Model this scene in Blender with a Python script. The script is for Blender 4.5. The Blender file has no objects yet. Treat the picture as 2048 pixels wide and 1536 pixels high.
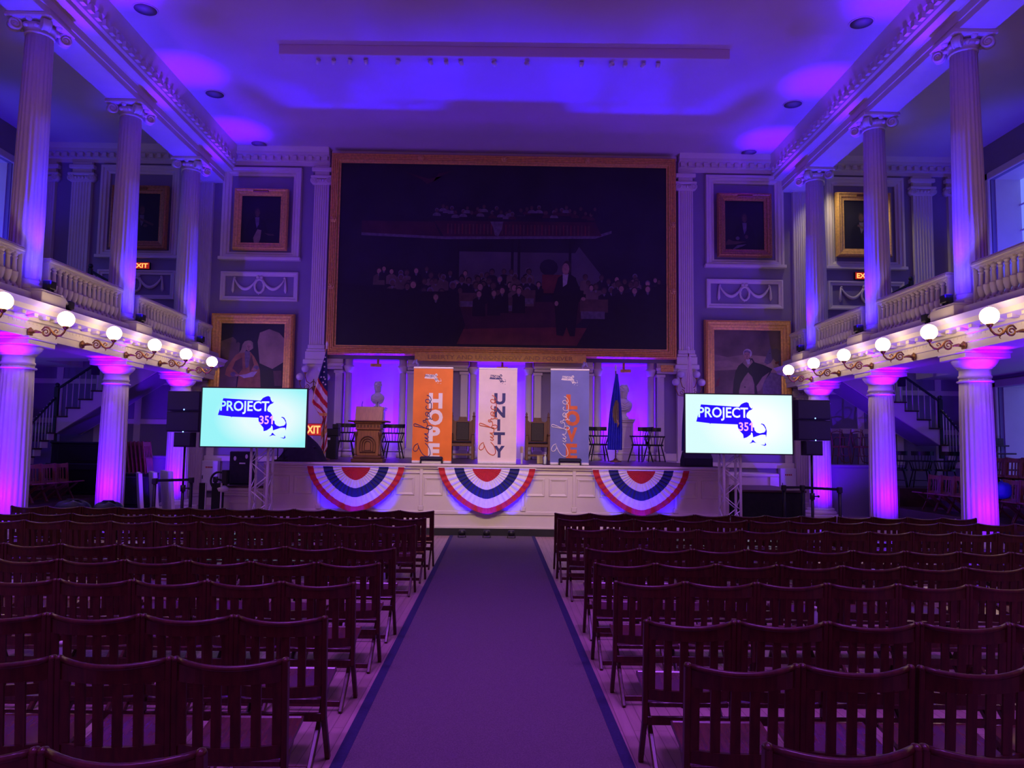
import bpy, math, random
from mathutils import Vector, Matrix, geometry
random.seed(7)
S = bpy.context.scene
C = S.collection
PI = math.pi
R = math.radians

# ---------------------------------------------------------------- camera
cam_d = bpy.data.cameras.new('camera')
cam = bpy.data.objects.new('camera', cam_d)
C.objects.link(cam)
cam_d.sensor_fit = 'HORIZONTAL'
cam_d.sensor_width = 36.0
cam_d.lens = 1538.0 / 2048.0 * 36.0
cam_d.clip_start = 0.05
cam_d.clip_end = 200
cam.matrix_world = (Matrix.Translation((0.1, 0.0, 1.7)) @ Matrix.Rotation(R(-0.531), 4, 'Z')
                    @ Matrix.Rotation(R(94.691), 4, 'X') @ Matrix.Rotation(0.0135, 4, 'Z'))
S.camera = cam

# ---------------------------------------------------------------- exposure, world
S.view_settings.view_transform = 'Standard'
S.view_settings.look = 'None'
S.view_settings.exposure = 0.0
S.view_settings.gamma = 1.0
S.view_settings.use_curve_mapping = False
w = bpy.data.worlds.new('world')
S.world = w
w.use_nodes = True
w.node_tree.nodes['Background'].inputs[0].default_value = (0.60, 0.10, 1.0, 1)
w.node_tree.nodes['Background'].inputs[1].default_value = 0.36

BLUE = (0.02, 0.0, 1.0)
VIOLET = (0.10, 0.0, 1.0)
WARM = (1.0, 0.66, 0.36)

def spot(name, loc, target, power, color, angle=60, blend=0.6, radius=0.05):
    d = bpy.data.lights.new(name, 'SPOT')
    d.energy = power; d.color = color
    d.spot_size = R(angle); d.spot_blend = blend; d.shadow_soft_size = radius
    o = bpy.data.objects.new(name, d)
    C.objects.link(o)
    o.location = loc
    o.rotation_euler = (Vector(target) - Vector(loc)).to_track_quat('-Z', 'Y').to_euler()
    return o

def point(name, loc, power, color, radius=0.12):
    d = bpy.data.lights.new(name, 'POINT')
    d.energy = power; d.color = color; d.shadow_soft_size = radius
    o = bpy.data.objects.new(name, d)
    C.objects.link(o); o.location = loc
    return o

COLY = (13.2, 16.55, 19.85)          # the three colonnade columns in view on each side
CX = 8.25                            # colonnade axis
for s in (-1, 1):
    for y in (9.9,) + COLY:
        # uplight on the floor in front of each lower column
        spot('uplight_lower', (s*8.08, y-1.15, 0.18), (s*8.16, y-0.24, 1.75), 520, VIOLET, 118, 1.0, 0.04)
        spot('uplight_lower_core', (s*8.10, y-0.82, 0.18), (s*8.16, y-0.44, 3.4), 9000, VIOLET, 17, 1.0, 0.04)
        # uplight on the balcony ledge in front of each upper column
        spot('uplight_upper', (s*7.72, y-0.14, 4.42), (s*7.98, y-0.06, 9.0), 1500, BLUE, 54, 1.0, 0.05)
        spot('uplight_upper_flood', (s*7.70, y-0.14, 4.42), (s*8.1, y-0.05, 4.75), 32, BLUE, 120, 1.0, 0.05)
        spot('uplight_upper_core', (s*7.60, y-0.05, 4.42), (s*7.22, y+0.30, 10.1), 4200, VIOLET, 21, 1.0, 0.05)
    # lamps of the same colonnade further towards the camera, outside the picture
    for y in (3.1, 4.8, 6.4, 8.05, 9.68):
        point('lamp_light', (s*7.35, y, 3.73), 16, WARM)
    # the hall's own spotlights, high at the rear, trained on the stage
    spot('rear_spotlight', (s*2.5, 3.5, 9.0), (s*0.3, 15.0, 2.7), 2700, (1.0, 0.70, 0.48), 32, 1.0, 0.15)
    # violet fill added overhead, without a fixture, to lift the floor and seats
    for y in (1.8, 6.2):
        spot('added_violet_fill', (s*2.6, y, 9.9), (s*2.4, y+1.2, 0.0), 1700, (0.42, 0.09, 1.0), 66, 1.0, 0.9)
    spot('added_stage_fill', (s*3.0, 9.5, 9.9), (s*3.6, 16.5, 1.5), 2400, (0.40, 0.10, 1.0), 60, 1.0, 0.9)  # added violet fill for the stage sides, no fixture there
# niche uplights behind the stage (each stands at the back of its niche)
for x in (-3.85, -3.2, -0.35, 0.35, 3.1, 3.8):
    spot('niche_beam', (x, 22.3, 1.45), (x, 18.0, 9.2), 2400, BLUE, 34, 0.7, 0.05)
    spot('niche_glow', (x, 21.75, 1.45), (x, 22.4, 3.4), 300, VIOLET, 110, 0.8, 0.08)
# cans on the floor in front of the stage
FLOORCANS = (-3.2, -2.7, -2.2, -0.66, -0.2, 0.26, 2.25, 2.72, 3.2)
for x in FLOORCANS:
    spot('stage_uplight', (x, 14.52, 0.17), (x, 14.84, 0.75), 70, BLUE, 58, 0.7, 0.03)
# blue daylight and a cyan wash in the gallery windows
for s in (-1, 1):
    spot('window_uplight', (s*12.75, 18.6, 5.1), (s*13.6, 19.6, 9.0), 420, BLUE, 80, 0.7)
    spot('window_uplight_low', (s*12.6, 17.6, 1.3), (s*13.5, 19.9, 2.2), 60, VIOLET, 90, 0.8)
spot('gallery_downlight', (8.78, 20.35, 9.58), (10.4, 20.9, 5.4), 130, (1.0, 0.83, 0.6), 105, 0.7, 0.05)

# ---------------------------------------------------------------- materials
def mat(name, col, rough=0.6, metal=0.0, var=0.12, scale=6.0, bump=0.0, emit=None, es=0.0, coat=0.0, spec=0.5, stretch=None):
    m = bpy.data.materials.new(name)
    m.use_nodes = True
    nt = m.node_tree
    b = nt.nodes['Principled BSDF']
    b.inputs['Roughness'].default_value = rough
    b.inputs['Metallic'].default_value = metal
    b.inputs['Specular IOR Level'].default_value = spec
    b.inputs['Coat Weight'].default_value = coat
    b.inputs['Coat Roughness'].default_value = 0.25
    tc = nt.nodes.new('ShaderNodeTexCoord')
    n = nt.nodes.new('ShaderNodeTexNoise')
    n.inputs['Scale'].default_value = scale
    n.inputs['Detail'].default_value = 5
    if stretch:
        mp = nt.nodes.new('ShaderNodeMapping')
        mp.inputs['Scale'].default_value = stretch
        nt.links.new(tc.outputs['Object'], mp.inputs[0])
        nt.links.new(mp.outputs[0], n.inputs[0])
    else:
        nt.links.new(tc.outputs['Object'], n.inputs[0])
    r = nt.nodes.new('ShaderNodeValToRGB')
    r.color_ramp.elements[0].position = 0.3
    r.color_ramp.elements[1].position = 0.7
    r.color_ramp.elements[0].color = tuple(c*(1-var) for c in col) + (1,)
    r.color_ramp.elements[1].color = tuple(min(1, c*(1+var)) for c in col) + (1,)
    nt.links.new(n.outputs[0], r.inputs[0])
    nt.links.new(r.outputs[0], b.inputs['Base Color'])
    if bump:
        bp = nt.nodes.new('ShaderNodeBump')
        bp.inputs['Strength'].default_value = bump
        bp.inputs['Distance'].default_value = 0.01
        nt.links.new(n.outputs[0], bp.inputs['Height'])
        nt.links.new(bp.outputs[0], b.inputs['Normal'])
    if emit:
        b.inputs['Emission Color'].default_value = tuple(emit) + (1,)
        b.inputs['Emission Strength'].default_value = es
    return m

M = dict(
    wall=mat('wall_paint', (0.24, 0.20, 0.30), 0.75, var=0.04, scale=1.5),
    trim=mat('cream_trim_paint', (0.66, 0.61, 0.55), 0.5, var=0.03, scale=3),
    ceil=mat('ceiling_plaster', (0.60, 0.50, 0.60), 0.85, var=0.03, scale=1.2),  # cream plaster tinted lavender so its colour carries the violet light
    column=mat('column_paint', (0.66, 0.62, 0.57), 0.45, var=0.03, scale=3),
    chair=mat('mahogany', (0.072, 0.019, 0.010), 0.34, var=0.35, scale=7, coat=0.1, spec=0.4, stretch=(6, 6, 1.2)),
    chair2=mat('red_mahogany', (0.17, 0.045, 0.035), 0.4, var=0.3, scale=7, coat=0.2, stretch=(6, 6, 1.2)),
    seat=mat('polished_seat_wood', (0.10, 0.028, 0.02), 0.24, var=0.3, scale=6, coat=0.4, stretch=(8, 1.2, 1)),
    black=mat('black_plastic', (0.008, 0.008, 0.012), 0.45, var=0.2, scale=20),
    blackp=mat('black_paint', (0.006, 0.006, 0.010), 0.3, var=0.2, scale=20),
    grille=mat('black_speaker_mesh', (0.009, 0.011, 0.018), 0.6, var=0.3, scale=240, bump=0.3),
    cloth_black=mat('black_cloth', (0.010, 0.010, 0.016), 0.85, var=0.3, scale=14, bump=0.2),
    carpet=mat('grey_carpet', (0.125, 0.095, 0.11), 0.95, var=0.28, scale=130, bump=0.5),
    carpet_edge=mat('navy_carpet_binding', (0.020, 0.016, 0.075), 0.9, var=0.2, scale=60),
    gold=mat('gilded_wood', (0.74, 0.43, 0.10), 0.42, metal=0.2, var=0.2, scale=18),
    golddark=mat('old_gilt', (0.42, 0.20, 0.07), 0.45, metal=0.45, var=0.3, scale=24),
    goldleaf=mat('bright_gold_leaf', (0.88, 0.52, 0.07), 0.5, var=0.15, scale=14),
    brass=mat('aged_brass', (0.30, 0.15, 0.05), 0.35, metal=0.8, var=0.2, scale=30),
    canvas=mat('dark_oil_canvas', (0.012, 0.010, 0.016), 0.6, var=0.5, scale=0.9),
    canvas2=mat('brown_oil_canvas', (0.11, 0.072, 0.05), 0.6, var=0.45, scale=1.6),
    pdark=mat('oil_black_coat', (0.006, 0.005, 0.007), 0.55, var=0.3, scale=5),
    pwall=mat('oil_grey_wall', (0.075, 0.058, 0.070), 0.6, var=0.25, scale=1.2),
    pskin=mat('oil_skin', (0.30, 0.16, 0.11), 0.6, var=0.2, scale=12),
    pskin2=mat('oil_dim_skin', (0.085, 0.042, 0.032), 0.6, var=0.3, scale=12),
    pwhite=mat('oil_white', (0.36, 0.31, 0.29), 0.6, var=0.2, scale=10),
    pwhite2=mat('oil_dim_white', (0.12, 0.09, 0.11), 0.6, var=0.3, scale=10),
    pred=mat('oil_red_floor', (0.13, 0.026, 0.020), 0.6, var=0.3, scale=2.5),
    pred2=mat('oil_dim_red', (0.050, 0.014, 0.018), 0.6, var=0.3, scale=2.5),
    phair=mat('oil_brown_hair', (0.035, 0.022, 0.016), 0.6, var=0.2, scale=8),
    pwood=mat('oil_brown_wood', (0.085, 0.045, 0.030), 0.6, var=0.3, scale=4),
    ptan=mat('oil_tan', (0.23, 0.16, 0.10), 0.6, var=0.2, scale=6),
    psky=mat('oil_dusk_sky', (0.24, 0.165, 0.10), 0.6, var=0.45, scale=1.3),
    pcoat=mat('oil_rust_coat', (0.26, 0.11, 0.04), 0.6, var=0.3, scale=5),
    white=mat('white_marble', (0.70, 0.67, 0.66), 0.5, var=0.05, scale=6),
    oak=mat('golden_oak', (0.25, 0.105, 0.028), 0.45, var=0.25, scale=6, coat=0.2, stretch=(8, 8, 1)),
    oakdark=mat('dark_oak_carving', (0.10, 0.04, 0.014), 0.45, var=0.25, scale=8),
    throne=mat('brown_carved_oak', (0.16, 0.07, 0.028), 0.45, var=0.25, scale=8, stretch=(6, 6, 1)),
    leather=mat('dark_leather', (0.022, 0.012, 0.012), 0.5, var=0.3, scale=30, bump=0.1),
    metal=mat('white_truss_paint', (0.72, 0.70, 0.74), 0.4, metal=0.1, var=0.06, scale=30),
    stair=mat('dark_tread_wood', (0.05, 0.022, 0.016), 0.35, var=0.3, scale=8),
    green=mat('dark_green_newel', (0.012, 0.018, 0.018), 0.4, var=0.2, scale=8),
    red=mat('red_cloth', (0.50, 0.018, 0.025), 0.8, var=0.12, scale=30),
    whitecloth=mat('white_cloth', (0.72, 0.68, 0.68), 0.8, var=0.06, scale=20),
    bluecloth=mat('navy_cloth', (0.014, 0.018, 0.11), 0.8, var=0.15, scale=30),
    orange=mat('orange_banner_cloth', (0.78, 0.19, 0.018), 0.5, var=0.18, scale=1.6),
    whiteban=mat('white_banner_cloth', (0.78, 0.66, 0.62), 0.6, var=0.05, scale=5),
    blueban=mat('slate_blue_banner_cloth', (0.15, 0.17, 0.47), 0.6, var=0.16, scale=1.8),
    ink=mat('navy_print', (0.035, 0.035, 0.16), 0.6, var=0.2, scale=12),
    inkorange=mat('orange_print', (0.62, 0.12, 0.03), 0.6, var=0.15, scale=8),
    inkwhite=mat('white_print', (0.80, 0.76, 0.74), 0.6, var=0.04, scale=8),
    inkpink=mat('pink_print', (0.6, 0.2, 0.3), 0.6, var=0.1, scale=8),
    ball=mat('frosted_glass_off', (0.62, 0.58, 0.60), 0.25, var=0.03, scale=5, coat=0.4),
    kick=mat('black_kickboard', (0.010, 0.010, 0.014), 0.6, var=0.2, scale=9),
    panelw=mat('white_board', (0.62, 0.60, 0.62), 0.6, var=0.04, scale=3),
    redmark=mat('red_label_ink', (0.4, 0.03, 0.03), 0.6),
    carton=mat('pale_card', (0.55, 0.42, 0.26), 0.7, var=0.08, scale=8),
    plastic=mat('clear_bottle', (0.55, 0.60, 0.70), 0.15, var=0.03, scale=5, coat=0.6),
    bag=mat('navy_nylon', (0.006, 0.006, 0.03), 0.55, var=0.2, scale=18, bump=0.15),
    bagblue=mat('royal_blue_nylon', (0.02, 0.02, 0.50), 0.55, var=0.15, scale=9, bump=0.2),
    teal=mat('teal_nylon', (0.03, 0.12, 0.32), 0.55, var=0.3, scale=8, bump=0.2),
    globe=mat('lit_opal_globe', (0.9, 0.85, 0.75), 0.4, emit=(1.0, 0.70, 0.38), es=17.0),
    bulb=mat('lit_bulb', (0.9, 0.85, 0.75), 0.4, emit=(1.0, 0.82, 0.6), es=6.0),
    led=mat('blue_indicator', (0.1, 0.2, 0.6), 0.4, emit=(0.25, 0.45, 1.0), es=3.0),
    lens=mat('lit_blue_lens', (0.1, 0.05, 0.6), 0.3, emit=(0.12, 0.0, 1.0), es=1.5),
    exitlet=mat('lit_exit_letters', (1.0, 0.5, 0.2), 0.5, emit=(1.0, 0.42, 0.08), es=1.6),
    exitred=mat('lit_exit_face', (0.6, 0.05, 0.02), 0.5, emit=(0.75, 0.025, 0.008), es=0.4),
    ink_screen=mat('screen_blue', (0.0, 0.0, 0.4), 0.5, emit=(0.012, 0.0, 0.86), es=1.0),
    pink_screen=mat('screen_pink', (0.6, 0.2, 0.4), 0.5, emit=(0.90, 0.42, 0.80), es=1.0),
    dayglass=mat('dusk_window_glass', (0.1, 0.15, 0.4), 0.15, emit=(0.15, 0.19, 0.85), es=1.1, var=0.05),
)

def floor_mat():
    m = mat('oak_floorboards', (0.46, 0.31, 0.28), 0.42, var=0.12, scale=2.2, coat=0.12, stretch=(9, 0.8, 1))
    nt = m.node_tree; b = nt.nodes['Principled BSDF']
    tc = nt.nodes.new('ShaderNodeTexCoord'); mp = nt.nodes.new('ShaderNodeMapping')
    mp.inputs['Rotation'].default_value = (0, 0, PI/2)
    br = nt.nodes.new('ShaderNodeTexBrick')
    br.inputs['Scale'].default_value = 1.0
    br.inputs['Brick Width'].default_value = 1.6; br.inputs['Row Height'].default_value = 0.07
    br.inputs['Mortar Size'].default_value = 0.0025
    br.inputs['Color1'].default_value = (1, 1, 1, 1); br.inputs['Color2'].default_value = (0.86, 0.84, 0.82, 1)
    br.inputs['Mortar'].default_value = (0.45, 0.4, 0.38, 1)
    nt.links.new(tc.outputs['Object'], mp.inputs[0]); nt.links.new(mp.outputs[0], br.inputs[0])
    mx = nt.nodes.new('ShaderNodeMix'); mx.data_type = 'RGBA'; mx.blend_type = 'MULTIPLY'
    mx.inputs[0].default_value = 1.0
    src = b.inputs['Base Color'].links[0].from_socket
    nt.links.new(src, mx.inputs[6]); nt.links.new(br.outputs[0], mx.inputs[7])
    nt.links.new(mx.outputs[2], b.inputs['Base Color'])
    return m
M['floor'] = floor_mat()

def screen_mat(name, c_mid, c_edge):
    m = bpy.data.materials.new(name); m.use_nodes = True
    nt = m.node_tree; b = nt.nodes['Principled BSDF']
    b.inputs['Base Color'].default_value = (0.02, 0.02, 0.02, 1); b.inputs['Roughness'].default_value = 0.3
    tc = nt.nodes.new('ShaderNodeTexCoord'); mp = nt.nodes.new('ShaderNodeMapping')
    mp.inputs['Location'].default_value = (-0.25, 0, -0.0); mp.inputs['Scale'].default_value = (1.0, 1.0, 1.6)
    g = nt.nodes.new('ShaderNodeTexGradient'); g.gradient_type = 'SPHERICAL'
    nt.links.new(tc.outputs['Object'], mp.inputs[0]); nt.links.new(mp.outputs[0], g.inputs[0])
    r = nt.nodes.new('ShaderNodeValToRGB')
    r.color_ramp.elements[0].color = tuple(c_edge) + (1,); r.color_ramp.elements[0].position = 0.0
    r.color_ramp.elements[1].color = tuple(c_mid) + (1,); r.color_ramp.elements[1].position = 0.55
    nt.links.new(g.outputs['Fac'], r.inputs[0])
    nt.links.new(r.outputs[0], b.inputs['Emission Color'])
    b.inputs['Emission Strength'].default_value = 1.05
    return m
M['screenL'] = screen_mat('slide_pale_cyan', (0.74, 0.92, 0.92), (0.30, 0.86, 0.88))
M['screenR'] = screen_mat('slide_white', (0.91, 0.95, 0.93), (0.66, 0.94, 0.92))

# ---------------------------------------------------------------- mesh helpers
class B:
    """collects faces for ONE mesh object"""
    def __init__(s): s.v = []; s.f = []; s.m = []; s.s = []
    def add(s, vs, fs, m=0, smooth=False, X=None):
        o = len(s.v)
        if X is not None: vs = [X @ Vector(p) for p in vs]
        s.v += [tuple(p) for p in vs]
        for f in fs:
            s.f.append(tuple(i+o for i in f)); s.m.append(m); s.s.append(smooth)
        return s
    def box(s, a, b, m=0, bev=0.0, X=None):
        x0, x1 = sorted((a[0], b[0])); y0, y1 = sorted((a[1], b[1])); z0, z1 = sorted((a[2], b[2]))
        bev = min(bev, (x1-x0)*.45, (y1-y0)*.45, (z1-z0)*.45)
        if bev <= 0:
            vs = [(x, y, z) for x in (x0, x1) for y in (y0, y1) for z in (z0, z1)]
            fs = [(0, 1, 3, 2), (4, 6, 7, 5), (0, 4, 5, 1), (2, 3, 7, 6), (0, 2, 6, 4), (1, 5, 7, 3)]
            return s.add(vs, fs, m, False, X)
        vs = []; idx = {}
        for i, x in enumerate((x0, x1)):
            for j, y in enumerate((y0, y1)):
                for k, z in enumerate((z0, z1)):
                    sx, sy, sz = (1, -1)[i], (1, -1)[j], (1, -1)[k]
                    idx[i, j, k] = len(vs)
                    vs += [(x, y+sy*bev, z+sz*bev), (x+sx*bev, y, z+sz*bev), (x+sx*bev, y+sy*bev, z)]
        g = lambda i, j, k, a: idx[i, j, k]+a
        fs = []
        for i in (0, 1): fs.append([g(i, 0, 0, 0), g(i, 1, 0, 0), g(i, 1, 1, 0), g(i, 0, 1, 0)])
        for j in (0, 1): fs.append([g(0, j, 0, 1), g(1, j, 0, 1), g(1, j, 1, 1), g(0, j, 1, 1)])
        for k in (0, 1): fs.append([g(0, 0, k, 2), g(1, 0, k, 2), g(1, 1, k, 2), g(0, 1, k, 2)])
        for p in (0, 1):
            for q in (0, 1):
                fs.append([g(0, p, q, 1), g(1, p, q, 1), g(1, p, q, 2), g(0, p, q, 2)])
                fs.append([g(p, 0, q, 0), g(p, 1, q, 0), g(p, 1, q, 2), g(p, 0, q, 2)])
                fs.append([g(p, q, 0, 0), g(p, q, 1, 0), g(p, q, 1, 1), g(p, q, 0, 1)])
                for r_ in (0, 1): fs.append([g(p, q, r_, 0), g(p, q, r_, 1), g(p, q, r_, 2)])
        return s.add(vs, fs, m, False, X)
    def beam(s, p, q, w_, d, m=0, bev=0.0, up=(0, 1, 0)):
        p = Vector(p); q = Vector(q); z = (q-p); L = z.length; z.normalize()
        y = Vector(up); y = (y - z*y.dot(z))
        if y.length < 1e-4: y = Vector((1, 0, 0)); y = y - z*y.dot(z)
        y.normalize(); x = y.cross(z)
        X = Matrix(((x.x, y.x, z.x, p.x), (x.y, y.y, z.y, p.y), (x.z, y.z, z.z, p.z), (0, 0, 0, 1)))
        return s.box((-w_/2, -d/2, 0), (w_/2, d/2, L), m, bev, X)
    def lathe(s, prof, c=(0, 0, 0), n=24, m=0, smooth=True, X=None, mod=None, a0=0, a1=2*PI):
        full = abs(a1-a0-2*PI) < 1e-6
        k = n if full else n+1
        vs = []
        for r_, z in prof:
            for i in range(k):
                a = a0+(a1-a0)*i/n
                rr = r_*(mod(a, z) if mod else 1)
                vs.append((c[0]+rr*math.cos(a), c[1]+rr*math.sin(a), c[2]+z))
        fs = []
        for j in range(len(prof)-1):
            for i in range(n):
                i2 = (i+1) % k
                fs.append((j*k+i, j*k+i2, (j+1)*k+i2, (j+1)*k+i))
        if full:
            if prof[0][0] > 1e-6: fs.append(tuple(range(k))[::-1])
            if prof[-1][0] > 1e-6: fs.append(tuple((len(prof)-1)*k+i for i in range(k)))
        return s.add(vs, fs, m, smooth, X)
    def cyl(s, p, q, r0, r1=None, n=12, m=0, smooth=True):
        r1 = r0 if r1 is None else r1
        return s.tube([p, q], [r0, r1], n, m, smooth)
    def tube(s, pts, r_, n=8, m=0, smooth=True, closed=False):
        P = [Vector(p) for p in pts]; N = len(P)
        rs = r_ if isinstance(r_, (list, tuple)) else [r_]*N
        vs = []; fs = []; ref = None
        for i in range(N):
            if closed: t = P[(i+1) % N]-P[i-1]
            else: t = P[min(i+1, N-1)]-P[max(i-1, 0)]
            t.normalize()
            if ref is None:
                ref = Vector((0, 0, 1)) if abs(t.z) < .9 else Vector((1, 0, 0))
            u = ref - t*ref.dot(t)
            if u.length < 1e-5: u = t.orthogonal()
            u.normalize(); ref = u; v = t.cross(u)
            for k in range(n):
                a = 2*PI*k/n
                vs.append(P[i]+(u*math.cos(a)+v*math.sin(a))*rs[i])
        for i in range(N if closed else N-1):
            j = (i+1) % N
            for k in range(n):
                k2 = (k+1) % n
                fs.append((i*n+k, i*n+k2, j*n+k2, j*n+k))
        if not closed:
            fs.append(tuple(range(n))[::-1]); fs.append(tuple((N-1)*n+k for k in range(n)))
        return s.add(vs, fs, m, smooth)
    def ball(s, c, r_, m=0, n=16, sc=(1, 1, 1), X=None):
        prof = [(max(1e-7, math.sin(PI*i/(n//2))), -math.cos(PI*i/(n//2))) for i in range(n//2+1)]
        T = Matrix.Translation(c) @ Matrix.Diagonal((r_*sc[0], r_*sc[1], r_*sc[2], 1))
        if X is not None: T = X @ T
        return s.lathe(prof, n=n, m=m, X=T)
    def poly(s, pts, fn, m=0):
        """flat polygon, pts in 2d, fn maps (u, v) to 3d"""
        t = geometry.tessellate_polygon([[Vector((a, b, 0)) for a, b in pts]])
        return s.add([fn(a, b) for a, b in pts], t, m)
    def prism(s, pts, fn, w0, w1, m=0):
        n = len(pts)
        t = geometry.tessellate_polygon([[Vector((a, b, 0)) for a, b in pts]])
        vs = [fn(a, b, w0) for a, b in pts]+[fn(a, b, w1) for a, b in pts]
        fs = [tuple(f) for f in t]+[tuple(i+n for i in f)[::-1] for f in t]
        fs += [(i, (i+1) % n, (i+1) % n+n, i+n) for i in range(n)]
        return s.add(vs, fs, m)
    def ring(s, x0, x1, z0, z1, y, prof, m=0):
        """moulding swept round a rectangle in an XZ plane facing -Y; prof = (outward, forward)"""
        vs = []
        for d, h in prof:
            vs += [(x0-d, y-h, z0-d), (x1+d, y-h, z0-d), (x1+d, y-h, z1+d), (x0-d, y-h, z1+d)]
        fs = []
        for j in range(len(prof)-1):
            for i in range(4):
                fs.append((j*4+i, j*4+(i+1) % 4, (j+1)*4+(i+1) % 4, (j+1)*4+i))
        return s.add(vs, fs, m)
    def grid(s, fn, nu, nv, mf=None, smooth=True):
        vs = [fn(i/nu, j/nv) for j in range(nv+1) for i in range(nu+1)]
        o = len(s.v); s.v += [tuple(p) for p in vs]
        for j in range(nv):
            for i in range(nu):
                a = j*(nu+1)+i
                s.f.append((o+a, o+a+1, o+a+nu+2, o+a+nu+1)); s.s.append(smooth)
                s.m.append(mf((i+.5)/nu, (j+.5)/nv) if mf else 0)
        return s
    def build(s, name, mats, parent=None, loc=None):
        me = bpy.data.meshes.new(name)
        me.from_pydata(s.v, [], s.f)
        if not isinstance(mats, (list, tuple)): mats = [mats]
        for k in mats: me.materials.append(M[k])
        me.polygons.foreach_set('material_index', s.m)
        me.polygons.foreach_set('use_smooth', s.s)
        me.update()
        o = bpy.data.objects.new(name, me)
        C.objects.link(o)
        if parent is not None: o.parent = parent
        if loc is not None: o.location = loc
        return o

def tag(o, label, cat, group=None):
    o['label'] = label; o['category'] = cat; o['kind'] = 'thing'
    if group: o['group'] = group
    return o
def thing(name, label, cat, loc=(0, 0, 0), rz=0.0, group=None):
    o = bpy.data.objects.new(name, None)
    C.objects.link(o); o.location = loc; o.rotation_euler = (0, 0, rz)
    o.empty_display_size = 0.1
    return tag(o, label, cat, group)
def struct(o): o['kind'] = 'structure'; return o
KIDS = {}
def freeze(root):
    """remember a thing's tree so that copies can be made without searching the scene"""
    KIDS[root.name] = [(c, [g for g in C.objects if g.parent == c]) for c in C.objects if c.parent == root]
def dup(root, loc, rz, label, group=None):
    r_ = root.copy(); C.objects.link(r_)
    r_.location = loc; r_.rotation_euler = (0, 0, rz); r_['label'] = label
    if group: r_['group'] = group
    for ch, gs in KIDS[root.name]:
        c = ch.copy(); C.objects.link(c); c.parent = r_
        for g in gs:
            d = g.copy(); C.objects.link(d); d.parent = c
    return r_
def text_geo(txt, size, offset=0.0, align='CENTER'):
    """outline of a word as (verts2d, faces), centred on x, from the built-in font"""
    cu = bpy.data.curves.new('t', 'FONT'); cu.body = txt; cu.size = size; cu.offset = offset
    cu.align_x = align; cu.resolution_u = 3
    o = bpy.data.objects.new('t', cu); C.objects.link(o)
    dg = bpy.context.evaluated_depsgraph_get()
    me = bpy.data.meshes.new_from_object(o.evaluated_get(dg))
    vs = [(v.co.x, v.co.y) for v in me.vertices]; fs = [tuple(p.vertices) for p in me.polygons]
    bpy.data.objects.remove(o); bpy.data.curves.remove(cu); bpy.data.meshes.remove(me)
    return vs, fs
def fit_text(b, txt, x0, x1, z0, z1, y, m=0, bold=0.0):
    """letters stretched into a rectangle of an XZ plane"""
    vs, fs = text_geo(txt, 1.0, bold)
    a0 = min(p[0] for p in vs); a1 = max(p[0] for p in vs); c0 = min(p[1] for p in vs); c1 = max(p[1] for p in vs)
    q = [(x0+(p[0]-a0)/(a1-a0)*(x1-x0), y, z0+(p[1]-c0)/(c1-c0)*(z1-z0)) for p in vs]
    b.add(q, fs, m)
SIDE = {-1: 'lectern side', 1: 'blue-banner side'}
ORD = ['first', 'second', 'third', 'fourth', 'fifth', 'sixth', 'seventh', 'eighth', 'ninth', 'tenth', 'eleventh', 'twelfth', 'thirteenth', 'fourteenth', 'fifteenth']
# ================================================================= the setting
WY = 21.5                       # face of the back wall
ZC = 10.1                       # ceiling
struct(B().box((-13.8, -4, -0.1), (13.8, 22.9, 0)).build('floor', 'floor'))
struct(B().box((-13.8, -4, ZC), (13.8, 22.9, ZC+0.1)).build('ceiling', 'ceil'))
NICHES = ((-4.42, -2.64), (-0.92, 0.90), (2.58, 4.34))
b = B()
b.box((-13.8, WY, 4.1), (13.8, WY+0.25, ZC))
xs = [-13.8, -4.42, -2.64, -0.92, 0.90, 2.58, 4.34, 13.8]
for i in range(0, 7, 2): b.box((xs[i], WY, 0), (xs[i+1], WY+0.25, 4.1))
struct(b.build('wall_back', 'wall'))
b = B()
for x0, x1 in NICHES:            # curved alcoves behind the stage
    xc = (x0+x1)/2; a = (x1-x0)/2; n = 18
    prof = [(xc-a*math.copysign(abs(math.cos(PI*i/n))**0.7, math.cos(PI*i/n)), WY+0.02+1.08*math.sin(PI*i/n)**0.7) for i in range(n+1)]
    vs = [(p[0], p[1], z) for z in (1.365, 4.1) for p in prof]
    b.add(vs, [(i, i+1, n+2+i, n+1+i) for i in range(n)], 0, True)
    b.box((x0, WY-0.001, 1.2), (x1, WY+1.2, 1.364)); b.box((x0-.02, WY+.25, 4.1), (x1+.02, WY+1.2, 4.2))
    b.box((x0, WY+1.16, 1.2), (x1, WY+1.2, 4.2)); b.box((x0-.03, WY+.2, 1.2), (x0, WY+1.2, 4.2)); b.box((x1, WY+.2, 1.2), (x1+.03, WY+1.2, 4.2))
struct(b.build('wall_alcoves', 'trim'))
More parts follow.
